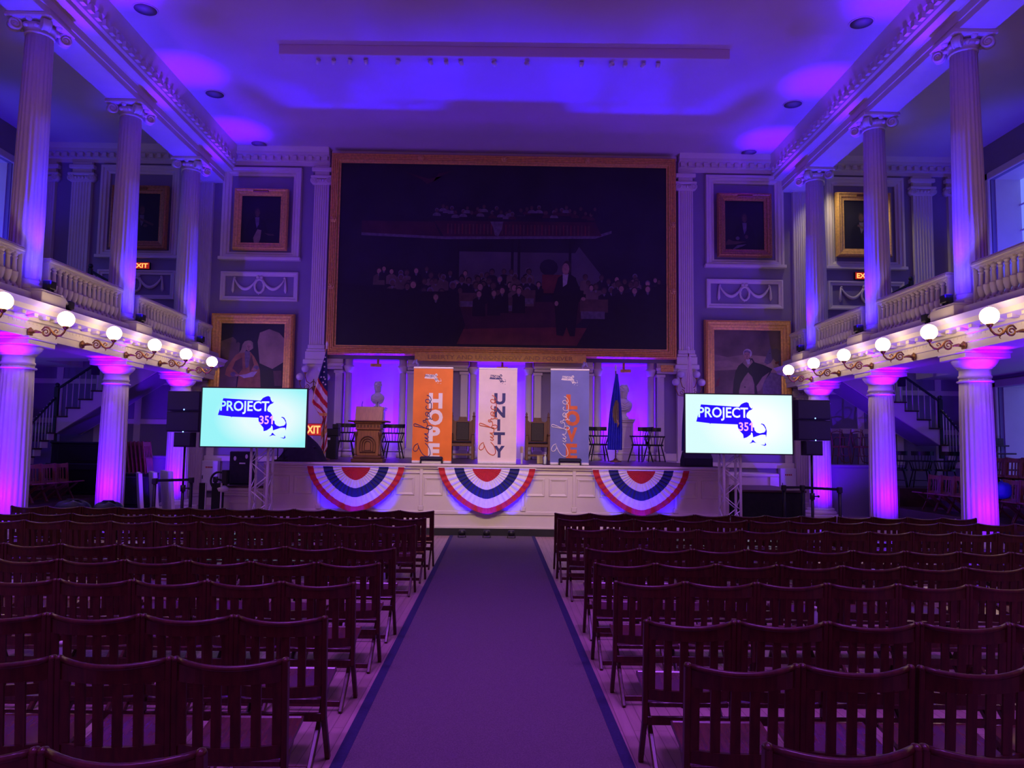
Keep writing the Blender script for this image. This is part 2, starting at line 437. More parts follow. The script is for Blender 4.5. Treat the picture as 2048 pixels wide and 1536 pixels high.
for s, nm in ((-1, 'left'), (1, 'right')):
    b = B()
    X0, X1 = 13.2, 13.3
    Y0, Y1 = 16.6, 20.2
    def sb(y0, y1, z0, z1): b.box((s*X0, y0, z0), (s*X1, y1, z1))
    sb(-4, Y0, 0, ZC); sb(Y1, WY, 0, ZC); sb(Y0, Y1, 0, .9); sb(Y0, Y1, 3.45, 4.9); sb(Y0, Y1, 9.1, ZC)
    struct(b.build('wall_'+nm, 'wall'))
    for k, (z0, z1) in enumerate(((.9, 3.45), (4.9, 9.1))):
        n_ = (1 if s < 0 else 3)+k
        b = B()                  # deep painted reveal
        for y in (Y0, Y1): b.box((s*13.3, y-.03, z0), (s*14.0, y+.03, z1))
        b.box((s*13.3, Y0, z0-.06), (s*14.0, Y1, z0)); b.box((s*13.3, Y0, z1), (s*14.0, Y1, z1+.06))
        for y in (Y0-.12, Y1+.02): b.box((s*13.12, y, z0-.1), (s*13.2, y+.18, z1+.2), 0, .02)
        b.box((s*13.12, Y0-.12, z1), (s*13.2, Y1+.2, z1+.2), 0, .02)
        for j in range(1, 4): b.box((s*13.93, Y0+(Y1-Y0)*j/4-.02, z0), (s*13.97, Y0+(Y1-Y0)*j/4+.02, z1))
        for j in range(1, 6): b.box((s*13.93, Y0, z0+(z1-z0)*j/6-.02), (s*13.97, Y1, z0+(z1-z0)*j/6+.02))
        w_ = struct(b.build('window_%d' % n_, 'trim'))
        B().box((s*13.98, Y0, z0), (s*14.0, Y1, z1)).build('window_glass', 'dayglass', w_)

def profile(b, pts, y0, y1, s, m=0):
    b.prism(pts, lambda u, v, w_: (s*u, w_, v), y0, y1, m)
tn = [0]
def trim(b, m='trim'):
    tn[0] += 1
    return struct(b.build('trim_%d' % tn[0], m))
Y_NEAR = 8.4
for s in (-1, 1):
    # upper entablature over the columns, with dentils
    b = B()
    profile(b, [(8.58, 9.1), (7.95, 9.1), (7.95, 9.22), (7.93, 9.23), (7.93, 9.38), (7.90, 9.4), (7.72, 9.42), (7.72, 9.52), (7.68, 9.56), (7.66, 9.72),
                (7.62, 9.78), (7.56, ZC), (8.9, ZC), (8.8, 9.7), (8.6, 9.6)], Y_NEAR, WY, s)
    y = Y_NEAR
    while y < WY-.2:
        b.box((s*7.60, y, 9.60), (s*7.68, y+.13, 9.72)); y += .26
    trim(b)
    # balcony beam with blocks in its cornice
    b = B()
    profile(b, [(8.58, 3.45), (7.95, 3.45), (7.95, 3.57), (7.93, 3.58), (7.93, 3.70), (7.89, 3.72), (7.89, 3.79), (7.86, 3.80), (7.72, 3.84), (7.70, 3.92),
                (7.66, 3.96), (7.62, 4.0), (7.85, 4.02), (7.88, 4.19), (8.38, 4.19), (8.58, 4.19)], Y_NEAR, WY, s)
    y = Y_NEAR+.08
    while y < WY-.2:
        b.box((s*7.76, y, 3.765), (s*7.89, y+.11, 3.83), 0, .008); y += .33
    y = Y_NEAR
    while y < WY-.2:
        b.box((s*7.925, y, 3.66), (s*7.95, y+.05, 3.70)); y += .11
    trim(b)
    # balcony floor, open over the stair
    b = B()
    b.box((s*8.58, Y_NEAR, 3.75), (s*13.2, 19.75, 4.12)); b.box((s*11.7, 19.75, 3.75), (s*13.2, WY, 4.12)); b.box((s*8.58, 19.75, 3.75), (s*8.72, WY, 4.12))
    struct(b.build('floor_balcony', 'trim'))
    # raised tier under the gallery seats
    b = B()
    b.box((s*8.8, 12.2, 0), (s*13.2, 18.3, .18)); b.box((s*9.25, 12.2, .18), (s*13.2, 18.3, .42)); b.box((s*10.15, 12.2, .42), (s*11.3, 18.3, .83)); b.box((s*9.5, 18.3, 0), (s*11.45, 19.75, .42 if s < 0 else .85))
    struct(b.build('floor_tier', 'stair'))
    # landing beside the stair and dado rail of the lower wall
    b = B()
    b.box((s*8.62, 20.35, 0), (s*10.7, WY, 1.28)); b.box((s*8.60, 20.30, 1.28), (s*10.72, WY, 1.36), 0, .02)
    trim(b, 'wall')
    b = B()
    b.box((s*4.5, WY-.06, 1.20), (s*8.2, WY, 1.36), 0, .02); b.box((s*4.5, WY-.03, .0), (s*8.2, WY, .2))
    b.box((s*5.6, WY-.03, 1.36), (s*5.8, WY, 2.3)); b.box((s*7.95, WY-.03, 1.36), (s*8.15, WY, 2.3))
    trim(b)
    # back wall cornice: centre bay side and gallery bay
    for x0, x1 in ((4.98, 7.9), (8.6, 13.2)):
        b = B()
        prof = [(WY, 9.62), (WY-.05, 9.62), (WY-.05, 9.72), (WY-.10, 9.74), (WY-.10, 9.86), (WY-.25, 9.9), (WY-.25, 9.97), (WY-.32, ZC), (WY, ZC)]
        b.prism(prof, lambda u, v, w_: (s*w_, u, v), x0, x1)
        x = x0+.05
        while x < x1-.15:
            b.box((s*x, WY-.20, 9.76), (s*(x+.11), WY-.10, 9.87)); x += .22
        trim(b)
    # frames round the picture bays: inner bay and gallery bay
    for x0, x1 in ((5.95, 7.80), (9.40, 11.26)):
        b = B()
        xa, xb = sorted((s*x0, s*x1))
        b.ring(xa, xb, 7.05, 9.36, WY, [(-.05, 0), (-.05, .05), (0, .06), (.03, .10), (.10, .10), (.12, .13), (.18, .13), (.19, 0)])
        b.box((xa-.23, WY-.17, 6.86), (xb+.23, WY, 6.95), 0, .01)
        trim(b)
    for x0, x1 in ((5.87, 7.86), (9.34, 11.32)):
        b = B()
        xa, xb = sorted((s*x0, s*x1)); xc = (xa+xb)/2
        b.ring(xa, xb, 5.80, 6.44, WY, [(-.03, 0), (-.03, .04), (.02, .05), (.05, .08), (.09, .08), (.10, 0)])
        t_ = trim(b)
        g = B()                  # plaster garland: two swags, ribbon tails and a wreath
        for q in (-1, 1):
            P = [(xc+q*(.09+.62*u), WY-.03-.02*math.sin(PI*u), 6.33-.30*math.sin(PI*u)**.8+.02*u) for u in [i/14 for i in range(15)]]
            g.tube(P, [.018+.030*math.sin(PI*i/14) for i in range(15)], 8)
            g.tube([(xc+q*.72, WY-.03, 6.36), (xc+q*.735, WY-.035, 6.18), (xc+q*.74, WY-.03, 6.0), (xc+q*.74, WY-.02, 5.93)], [.02, .032, .045, .015], 8)
            g.ball((xc+q*.05, WY-.03, 6.38), .055, n=10); g.ball((xc+q*.70, WY-.03, 6.36), .035, n=8)
        W_ = [(xc+.13*math.sin(a), WY-.03, 6.13+.19*math.cos(a)) for a in [2*PI*i/20 for i in range(20)]]
        g.tube(W_, [.03+.009*(i % 2) for i in range(20)], 8, closed=True)
        g.tube([(xc, WY-.03, 5.95), (xc-.02, WY-.03, 5.88)], [.03, .01], 8)
        g.build('garland', 'trim', t_)
# frieze strip and arched heads above the great picture
b = B()
for x0, x1 in ((-4.95, 4.95),):
    b.box((x0, WY-.05, 9.95), (x1, WY, ZC), 0, .01)
for xc, hw in ((-2.9, 1.15), (.05, 1.3), (3.0, 1.3)):
    b.poly([(xc-hw, 9.93), (xc+hw, 9.93), (xc+hw-.08, 10.05), (xc-hw+.08, 10.05)], lambda u, v: (u, WY-.06, v))
trim(b)
# low drop in the ceiling that carries the track lights (hangs in front of the picture)
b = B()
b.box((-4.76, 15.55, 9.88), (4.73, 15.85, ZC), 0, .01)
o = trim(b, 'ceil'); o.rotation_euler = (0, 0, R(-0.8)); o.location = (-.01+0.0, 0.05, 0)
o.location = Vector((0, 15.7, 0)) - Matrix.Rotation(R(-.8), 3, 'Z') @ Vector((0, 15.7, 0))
# piers between the alcoves: pilaster strips, recessed panel, capping
for x0, x1, sd in ((-2.62, -.94, 0), (.92, 2.56, 0), (-5.35, -4.44, 1), (4.36, 5.3, 1)):
    b = B()
    for xa in ((x0, x1-.2) if not sd else ((x1-.2,) if x0 < 0 else (x0,))):
        b.box((xa, WY-.10, 1.365), (xa+.2, WY, 3.78), 0, .015)
        b.box((xa-.03, WY-.13, 3.70), (xa+.23, WY, 3.78), 0, .01); b.box((xa-.03, WY-.13, 1.365), (xa+.23, WY, 1.62), 0, .015)
        for k in range(3): b.box((xa+.035+.05*k, WY-.108, 1.75), (xa+.062+.05*k, WY-.1, 3.62))
    b.box((x0, WY-.12, 3.80), (x1, WY, 3.88), 0, .01); b.box((x0-.02, WY-.16, 3.88), (x1+.02, WY, 3.98), 0, .02); b.box((x0, WY-.06, 3.98), (x1, WY, 4.1))
    b.box((x0, WY-.04, 1.365), (x1, WY, 1.58), 0, .01)
    trim(b)
# slim engaged columns at the mouth of each alcove
for x0, x1 in NICHES:
    for x, s in ((x0+.13, 1), (x1-.13, -1)):
        t = thing('slim_column', '', 'column', (x, WY+.06, 1.365), 0, 'slim columns at the alcove mouths')
        B().lathe([(.10, 2.36-.0), (.10, 2.38), (.12, 2.40), (.12, 2.44), (.15, 2.50), (.15, 2.56), (.11, 2.57), (.11, 2.735)], n=20).build('capital', 'trim', t)
        B().lathe([(.105, .22), (.105, .3), (.092, 2.36)], n=24, mod=lambda a, z: 1-.07*abs(math.sin(a*6))).build('shaft', 'trim', t)
        B().lathe([(.14, 0), (.14, .12), (.125, .14), (.13, .18), (.11, .22)], n=20).build('base', 'trim', t)
        nn = {-4.42: 'behind the lectern', -.92: 'behind the white banner', 2.58: 'beside the blue flag'}[x0]
        t['label'] = 'slim violet-lit column at the %s edge of the alcove %s' % ('flag-side' if s > 0 else 'blue-banner-side', nn)
# ================================================================= columns, pilasters, balustrades, lamps
def spiral(b, c, u, v, r0, turns=2.1, rad=.022, n=30, m=0):
    """scroll of a capital drawn as a tapering tube in the plane (u, v)"""
    P = []; rs = []
    for i in range(n+1):
        t = i/n; a = PI/2+turns*2*PI*t; r_ = r0*(1-t*.86)
        P.append(Vector(c)+Vector(u)*(r_*math.cos(a))+Vector(v)*(r_*math.sin(a))); rs.append(rad*(1-.5*t))
    b.tube(P, rs, 6, m)
def flute(n=20, d=.075):
    return lambda a, z: 1-d*abs(math.sin(a*n/2))**.5 if True else 1
def column_meshes():
    t = thing('lower_column', '', 'column', (0, 0, 0), 0, 'lower colonnade columns'); f = lambda a, z: 1-.055*(1-abs(math.cos(a*10))**1.5)
    B().lathe([(.28, .26), (.275, 1.2), (.262, 2.4), (.247, 2.98)], n=120, mod=f).build('shaft', 'column', t)
    b = B().lathe([(.247, 2.98), (.262, 3.0), (.262, 3.03), (.245, 3.04), (.245, 3.14), (.27, 3.15), (.27, 3.17), (.30, 3.19), (.345, 3.25), (.365, 3.29), (.365, 3.31)], n=40)
    b.lathe([(.278, 2.915), (.29, 2.93), (.278, 2.945)], n=40)
    b.box((-.39, -.39, 3.31), (.39, .39, 3.40), 0, .01); b.box((-.41, -.41, 3.40), (.41, .41, 3.45), 0, .01)
    b.build('capital', 'column', t)
    b = B().lathe([(.37, .10), (.385, .14), (.37, .18), (.32, .20), (.34, .24), (.30, .26)], n=40); b.box((-.40, -.40, 0), (.40, .40, .10), 0, .01)
    b.build('base', 'column', t); freeze(t)
    u = thing('upper_column', '', 'column', (0, 0, 0), 0, 'upper colonnade columns')
    B().lathe([(.265, .20), (.262, 1.6), (.245, 3.0), (.222, 4.55)], n=120, mod=f).build('shaft', 'column', u)
    b = B().lathe([(.222, 4.55), (.24, 4.56), (.24, 4.59), (.228, 4.60), (.26, 4.66), (.30, 4.72)], n=40)
    b.box((-.40, -.40, 4.76), (.40, .40, 4.85), 0, .02)
    for i in range(4):
        a = PI/4+i*PI/2; d = Vector((math.cos(a), math.sin(a), 0)); k = Vector((-d.y, d.x, 0)); c = d*.40+Vector((0, 0, 4.66))
        for q in (-.055, .055): spiral(b, c+k*q, d, (0, 0, 1), .115, rad=.026)
        b.cyl(c-k*.055, c+k*.055, .10, n=16)
        e = Vector((round(math.cos(i*PI/2)), round(math.sin(i*PI/2)), 0)); b.ball(e*.33+Vector((0, 0, 4.76)), .06, n=8)
        for q in (-.09, .09): b.ball(e*.27+Vector((-e.y*q, e.x*q, 4.67)), .045, n=8)
    b.build('capital', 'column', u)
    b = B().lathe([(.335, .04), (.35, .07), (.335, .10), (.30, .12), (.315, .16), (.28, .20)], n=40); b.box((-.34, -.34, 0), (.34, .34, .05), 0, .01)
    b.build('base', 'column', u); freeze(u)
    return t, u
lowcol, upcol = column_meshes()
PLACE = {0: 'third from the back wall', 1: 'second from the back wall', 2: 'next to the back wall'}
first = True
for s in (-1, 1):
    for i, y in enumerate(COLY):
        l1 = 'white fluted column under the balcony, %s, %s' % (PLACE[i], SIDE[s]); l2 = 'fluted column on the balcony edge, %s, %s' % (PLACE[i], SIDE[s])
        if first:
            lowcol.location = (s*CX, y, 0); lowcol['label'] = l1; upcol.location = (s*CX, y, 4.26); upcol['label'] = l2; first = False
        else:
            dup(lowcol, (s*CX, y, 0), 0, l1); dup(upcol, (s*CX, y, 4.26), 0, l2)
        b = B(); b.box((s*7.70, y-.36, 4.0), (s*8.62, y+.36, 4.22), 0, .01); b.box((s*7.72, y-.345, 4.22), (s*8.60, y+.345, 4.26), 0, .01)
        trim(b)

def pilaster(x, z0, zc, w_, label, group, depth=.12, ztop=9.62):
    t = thing('pilaster', label, 'pilaster', (x, WY, z0), 0, group); H = zc-z0; h = w_/2
    pts = [(-h, 0), (-h, -depth)]; n = 6; fw = (w_-.06)/n
    for k in range(n):
        a = -h+.03+k*fw
        pts += [(a+fw*.12, -depth), (a+fw*.3, -depth+.022), (a+fw*.7, -depth+.022), (a+fw*.88, -depth)]
    pts += [(h, -depth), (h, 0)]
    B().prism(pts, lambda u, v, w2: (u, v, w2), .42, H).build('shaft', 'trim', t)
    b = B()
    b.box((-h-.02, -depth-.02, H-.02), (h+.02, 0, H+.16), 0, .01); b.box((-h-.10, -depth-.08, H+.16), (h+.10, 0, H+.24), 0, .02)
    for q in (-1, 1):
        b.cyl((q*(h+.01), -depth-.06, H+.09), (q*(h+.01), 0, H+.09), .105, n=18); spiral(b, (q*(h+.01), -depth-.065, H+.09), (q, 0, 0), (0, 0, 1), .09, rad=.016)
    for k in range(4): b.ball((-h*.55+k*h*.366, -depth-.03, H+.10), .045, n=8)
    b.box((-h-.08, -depth-.06, H+.36), (h+.08, 0, H+.48), 0, .02); b.box((-h, -depth, H+.24), (h, 0, ztop-z0+.0), 0, .01)
    b.build('capital', 'trim', t)
    b = B(); b.box((-h-.08, -depth-.08, 0), (h+.08, 0, .22), 0, .01); b.box((-h-.06, -depth-.06, .22), (h+.06, 0, .30), 0, .02); b.box((-h-.03, -depth-.03, .30), (h+.03, 0, .42), 0, .015)
    b.build('base', 'trim', t)
    return t
for s in (-1, 1):
    pilaster(s*5.18, 4.06, 9.08, .42, 'fluted pilaster flanking the great picture %s' % SIDE[s], 'pilasters beside the great picture')
    pilaster(s*8.46, 4.26, 9.10, .42, 'fluted pilaster behind the end of the balcony %s' % SIDE[s], 'pilasters at the balcony ends', ztop=9.6)
    pilaster(s*8.46, 0.0, 3.2, .46, 'tall plain pilaster under the balcony end %s' % SIDE[s], 'pilasters under the balcony ends', ztop=3.75)
    pilaster(s*11.98, 4.12, 9.05, .55, 'wide fluted pilaster beside the gallery portrait %s' % SIDE[s], 'gallery pilasters')
    pilaster(s*12.9, 4.12, 9.05, .36, 'narrow fluted pilaster in the corner of the gallery %s' % SIDE[s], 'gallery corner pilasters')
    # pedestal under the pilaster that flanks the picture
    b = B(); b.box((s*5.18-.34, WY-.24, 3.92), (s*5.18+.34, WY, 4.06), 0, .02); b.box((s*5.18-.27, WY-.17, 1.36), (s*5.18+.27, WY, 3.92), 0, .01)
    b.box((s*5.18-.20, WY-.18, 1.7), (s*5.18+.20, WY-.17, 3.7)); b.box((s*5.18-.32, WY-.22, 1.0), (s*5.18+.32, WY, 1.36), 0, .02)
    trim(b)

# balustrades between the upper columns
def baluster_bm():
    b = B().lathe([(.045, .06), (.05, .075), (.036, .095), (.036, .11), (.05, .14), (.066, .21), (.070, .27), (.070, .285), (.046, .29), (.044, .305), (.040, .32),
                   (.037, .40), (.033, .48), (.033, .50), (.045, .51), (.045, .525), (.034, .535), (.036, .55), (.050, .57), (.052, .585)], n=16)
    b.box((-.055, -.055, 0), (.055, .055, .06)); b.box((-.056, -.056, .585), (.056, .056, .61))
    return b
BAYS = {0: ((10.9, 12.84), 'nearest the chairs'), 1: ((13.56, 16.19), 'between the third and second columns'), 2: ((16.91, 19.49), 'between the last two columns'), 3: ((20.21, 21.2), 'between the last column and the back wall')}
balm = None
for s in (-1, 1):
    for i, ((y0, y1), where) in BAYS.items():
        if i == 0: where = 'in front of the third column from the back wall'
        t = thing('balustrade', 'cream balustrade %s, %s' % (where, SIDE[s]), 'balustrade', (s*8.12, 0, 4.19), 0, 'balcony balustrades')
        b = B(); b.box((-.09, y0, 0), (.09, y1, .035), 0, .008); b.build('base_rail', 'trim', t)
        b = B(); b.box((-.085, y0, .645), (.085, y1, .68)); b.box((-.11, y0, .68), (.11, y1, .735), 0, .012); b.box((-.095, y0, .735), (.095, y1, .765), 0, .012); b.build('top_rail', 'trim', t)
        for y in (y0, y1):
            B().box((-.075, y-.04 if y == y1 else y, .035), (.075, y if y == y1 else y+.05, .645), 0, .006).build('end_block', 'trim', t)
        n = max(4, int((y1-y0)/.165))
        for k in range(n):
            y = y0+.12+(y1-y0-.24)*k/(n-1)
            if balm is None:
                o = baluster_bm().build('baluster', 'trim', t); balm = o
            else:
                o = balm.copy(); C.objects.link(o); o.parent = t
            o.location = (0, y, .035)

# globe sconces on the balcony beams
def sconce():
    t = thing('globe_sconce', '', 'wall lamp', (0, 0, 0), 0, 'globe sconces on the balcony beams')     # arm runs along +x from the beam face
    b = B()
    b.lathe([(.0, 0), (.07, 0), (.075, .015), (.05, .03), (.03, .05), (.02, .09)], n=16, X=Matrix.Rotation(PI/2, 4, 'Y'))
    for k in range(8): b.ball((.015, .062*math.cos(k*PI/4), .062*math.sin(k*PI/4)), .018, n=6)
    b.build('rosette', 'brass', t)
    b = B()
    b.tube([(.05, 0, 0), (.10, 0, .01), (.17, 0, .0), (.20, 0, -.01)], [.022, .03, .018, .014], 8)
    spiral(b, (.275, 0, .0), (-1, 0, 0), (0, 0, 1), .085, turns=1.6, rad=.020)
    b.tube([(.20, 0, .03), (.25, 0, .085), (.31, 0, .075), (.36, 0, .03), (.40, 0, -.03), (.46, 0, -.065), (.53, 0, -.05), (.58, 0, 0), (.60, 0, .06)], [.012, .016, .018, .018, .02, .02, .018, .016, .02], 8)
    spiral(b, (.45, 0, .005), (1, 0, 0), (0, 0, -1), .05, turns=1.2, rad=.013)
    b.tube([(.44, 0, -.06), (.46, 0, -.10), (.44, 0, -.12)], [.012, .009, .004], 6)
    arm = b.build('scroll_arm', 'brass', t)
    B().lathe([(.02, .05), (.035, .06), (.05, .09), (.055, .115), (.04, .115)], c=(.60, 0, 0), n=16).build('cup', 'brass', arm)
    B().ball((.60, 0, .225), .132, n=28).build('globe', 'globe', t)
    freeze(t); return t
sc0 = sconce(); first = True
LAMPS = (11.32, 12.96, 14.57, 16.27, 17.88, 19.48)
NTH = ['farthest from the stage', 'second nearest the chairs'] 
for s in (-1, 1):
    for i, y in enumerate(LAMPS):
        n = ['sixth', 'fifth', 'fourth', 'third', 'second', 'first'][i]
        lab = 'lit globe on a brass arm, %s from the back wall, %s' % (n, SIDE[s])
        loc = (s*7.94, y, 3.53)
        if first: sc0.location = loc; sc0.rotation_euler = (0, 0, 0); sc0['label'] = lab; first = False
        else: dup(sc0, loc, 0 if s < 0 else PI, lab)

# small black wash lights at the foot of the columns and on the ledge
def washlight(x, y, z, rz, lab, group):
    t = thing('wash_light', lab, 'stage light', (x, y, z), rz, group)
    b = B(); b.box((-.075, -.09, .045), (.075, .09, .19), 0, .012); hs = b.build('housing', 'black', t)
    B().box((-.055, -.07, .188), (.055, .07, .194)).build('lens', 'lens', hs)
    b = B(); b.box((-.06, -.10, 0), (.06, .10, .012)); b.box((-.02, -.105, 0), (.02, -.092, .14)); b.box((-.02, .092, 0), (.02, .105, .14)); b.build('yoke', 'black', t)
    return t
for s in (-1, 1):
    for i, y in enumerate(COLY):
        washlight(s*7.80, y, 4.262, 0, 'small black uplight at the balcony column %s, %s' % (PLACE[i], SIDE[s]), 'uplights on the balcony edge')
    t = thing('floodlight', 'black floodlight with a pale tube on the balcony edge, %s' % SIDE[s], 'stage light', (s*7.74, COLY[0]+.52, 4.02), 0, 'floodlights on the balcony edge')
    b = B(); b.box((-.08, -.07, .04), (.06, .08, .18), 0, .015); b.box((-.03, -.03, 0), (.03, .03, .05)); b.build('housing', 'black', t)
    B().cyl((0, -.07, .12), (0, -.30, .23), .035, n=12).build('tube', 'trim', t)

# ceiling loudspeaker grilles and track lights
k = 0
for s in (-1, 1):
    for y, w_ in ((14.4, 'third from the back wall'), (18.0, 'second from the back wall'), (21.05, 'nearest the back wall')):
        w_ = w_.replace('nearest', 'next to') ; x = s*7.0
        if y > 21: x = s*6.9
        t = thing('ceiling_speaker', 'round recessed ceiling speaker, %s %s' % (w_, SIDE[s]), 'speaker', (x, y, ZC), 0, 'round ceiling speakers')
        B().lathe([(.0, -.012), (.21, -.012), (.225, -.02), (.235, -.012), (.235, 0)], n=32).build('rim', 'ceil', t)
        B().lathe([(.0, -.016), (.21, -.014)], n=32).build('grille', 'wall', t)
xs_ = [-3.98, -3.64, -3.30, -2.95, -2.28, -1.57, -1.24, -.92, -.22, .48, 1.63, 2.26, 2.55, 2.93, 3.25]
for i, x in enumerate(xs_):
    big = x in (-3.98, -3.30, -2.28, -1.24, .48, 1.63)
    t = thing('track_light', '%s spotlight under the ceiling track, %s from the lectern side' % ('silver' if big else 'small grey', ORD[i]), 'spotlight', (x, 15.74-x*.014, 9.88), 0, 'spotlights along the ceiling track')
    B().lathe([(.02, 0), (.02, -.03), (.012, -.04)], n=10).build('mount', 'metal', t)
    b = B(); X_ = Matrix.Translation((0, 0, -.065)) @ Matrix.Rotation(R(random.choice((35, 60, 80))), 4, 'X') @ Matrix.Rotation(R(random.uniform(-30, 30)), 4, 'Y')
    b.lathe([(.025, -.05), (.04, -.045), (.045, 0), (.05, .06), (.042, .06), (.038, .03), (.0, .03)], n=14, X=X_); b.build('head', 'metal', t)
# ================================================================= pictures
def ell(xc, zc, rx, rz, n=14, a0=0):
    return [(xc+rx*math.cos(a0+2*PI*i/n), zc+rz*math.sin(a0+2*PI*i/n)) for i in range(n)]
class Paint:
    """flat brushed shapes on one canvas mesh, each layer 1.5 mm further out"""
    def __init__(s, x0, x1, z0, z1, mats):
        s.b = B(); s.x0, s.z0, s.w, s.h = x0, z0, x1-x0, z1-z0; s.k = 0; s.mats = mats
        s.b.box((x0-.02, -.0, z0-.02), (x1+.02, .03, z1+.02), 0)
    def p(s, pts, m):
        s.k += 1; y = -.0006*s.k if s.k < 20 else -.012-.00002*(s.k-20)
        s.b.poly([(s.x0+u*s.w, s.z0+v*s.h) for u, v in pts], lambda a, c: (a, y, c), s.mats.index(m)); return s
    def e(s, u, v, ru, rv, m, n=14): return s.p(ell(u, v, ru, rv, n), m)
    def bust(s, u, v, r_, coat='pdark', skin='pskin2', hair='phair', collar='pwhite2', body=2.6):
        q = s.w/s.h; rv = r_*q
        s.p([(u-r_*1.9, v-rv*body), (u-r_*1.75, v-rv*1.7), (u-r_*.8, v-rv*1.05), (u+r_*.8, v-rv*1.05), (u+r_*1.75, v-rv*1.7), (u+r_*1.9, v-rv*body)], coat)
        if hair: s.e(u, v+rv*.16, r_*.92, rv*1.04, hair, 10)
        s.e(u, v-rv*.10, r_*.70, rv*.88, skin, 10)
        if collar: s.p([(u-r_*.45, v-rv*.95), (u+r_*.45, v-rv*.95), (u+r_*.1, v-rv*1.7), (u-r_*.1, v-rv*1.7)], collar)
        return s
GILT = [(-.02, .0), (-.02, .02), (0, .025)]
def picture(name, label, cat, x0, x1, z0, z1, y, fw, prof, fmat, paint, mats, group=None, tilt=0.0):
    """frame outer rectangle x0..x1, z0..z1; fw = frame width"""
    xc, zc = (x0+x1)/2, z0
    t = thing(name, label, cat, (xc, y, zc), 0, group); t.rotation_euler = (tilt, 0, 0)
    a0, a1, c1 = x0-xc, x1-xc, z1-zc
    b = B(); b.ring(a0+fw, a1-fw, fw, c1-fw, 0, prof, 0)
    b.ring(a0+fw, a1-fw, fw, c1-fw, 0, [(fw*.2, -.03), (fw*.9, -.03)], 0)
    b.build('gilt_frame', fmat, t)
    P = Paint(a0+fw, a1-fw, fw, c1-fw, mats); paint(P); P.b.build('canvas', mats, t)
    return t
def ribs(fw, deep, n):
    pr = [(-.03, .012), (-.03, .03), (0, .03)]
    for k in range(n):
        a = fw*(.08+.84*k/n); c = fw*.84/n
        pr += [(a, deep*.72), (a+c*.3, deep), (a+c*.7, deep), (a+c*.98, deep*.72)]
    return pr+[(fw*.95, deep*.8), (fw, deep*.6), (fw, -.06)]

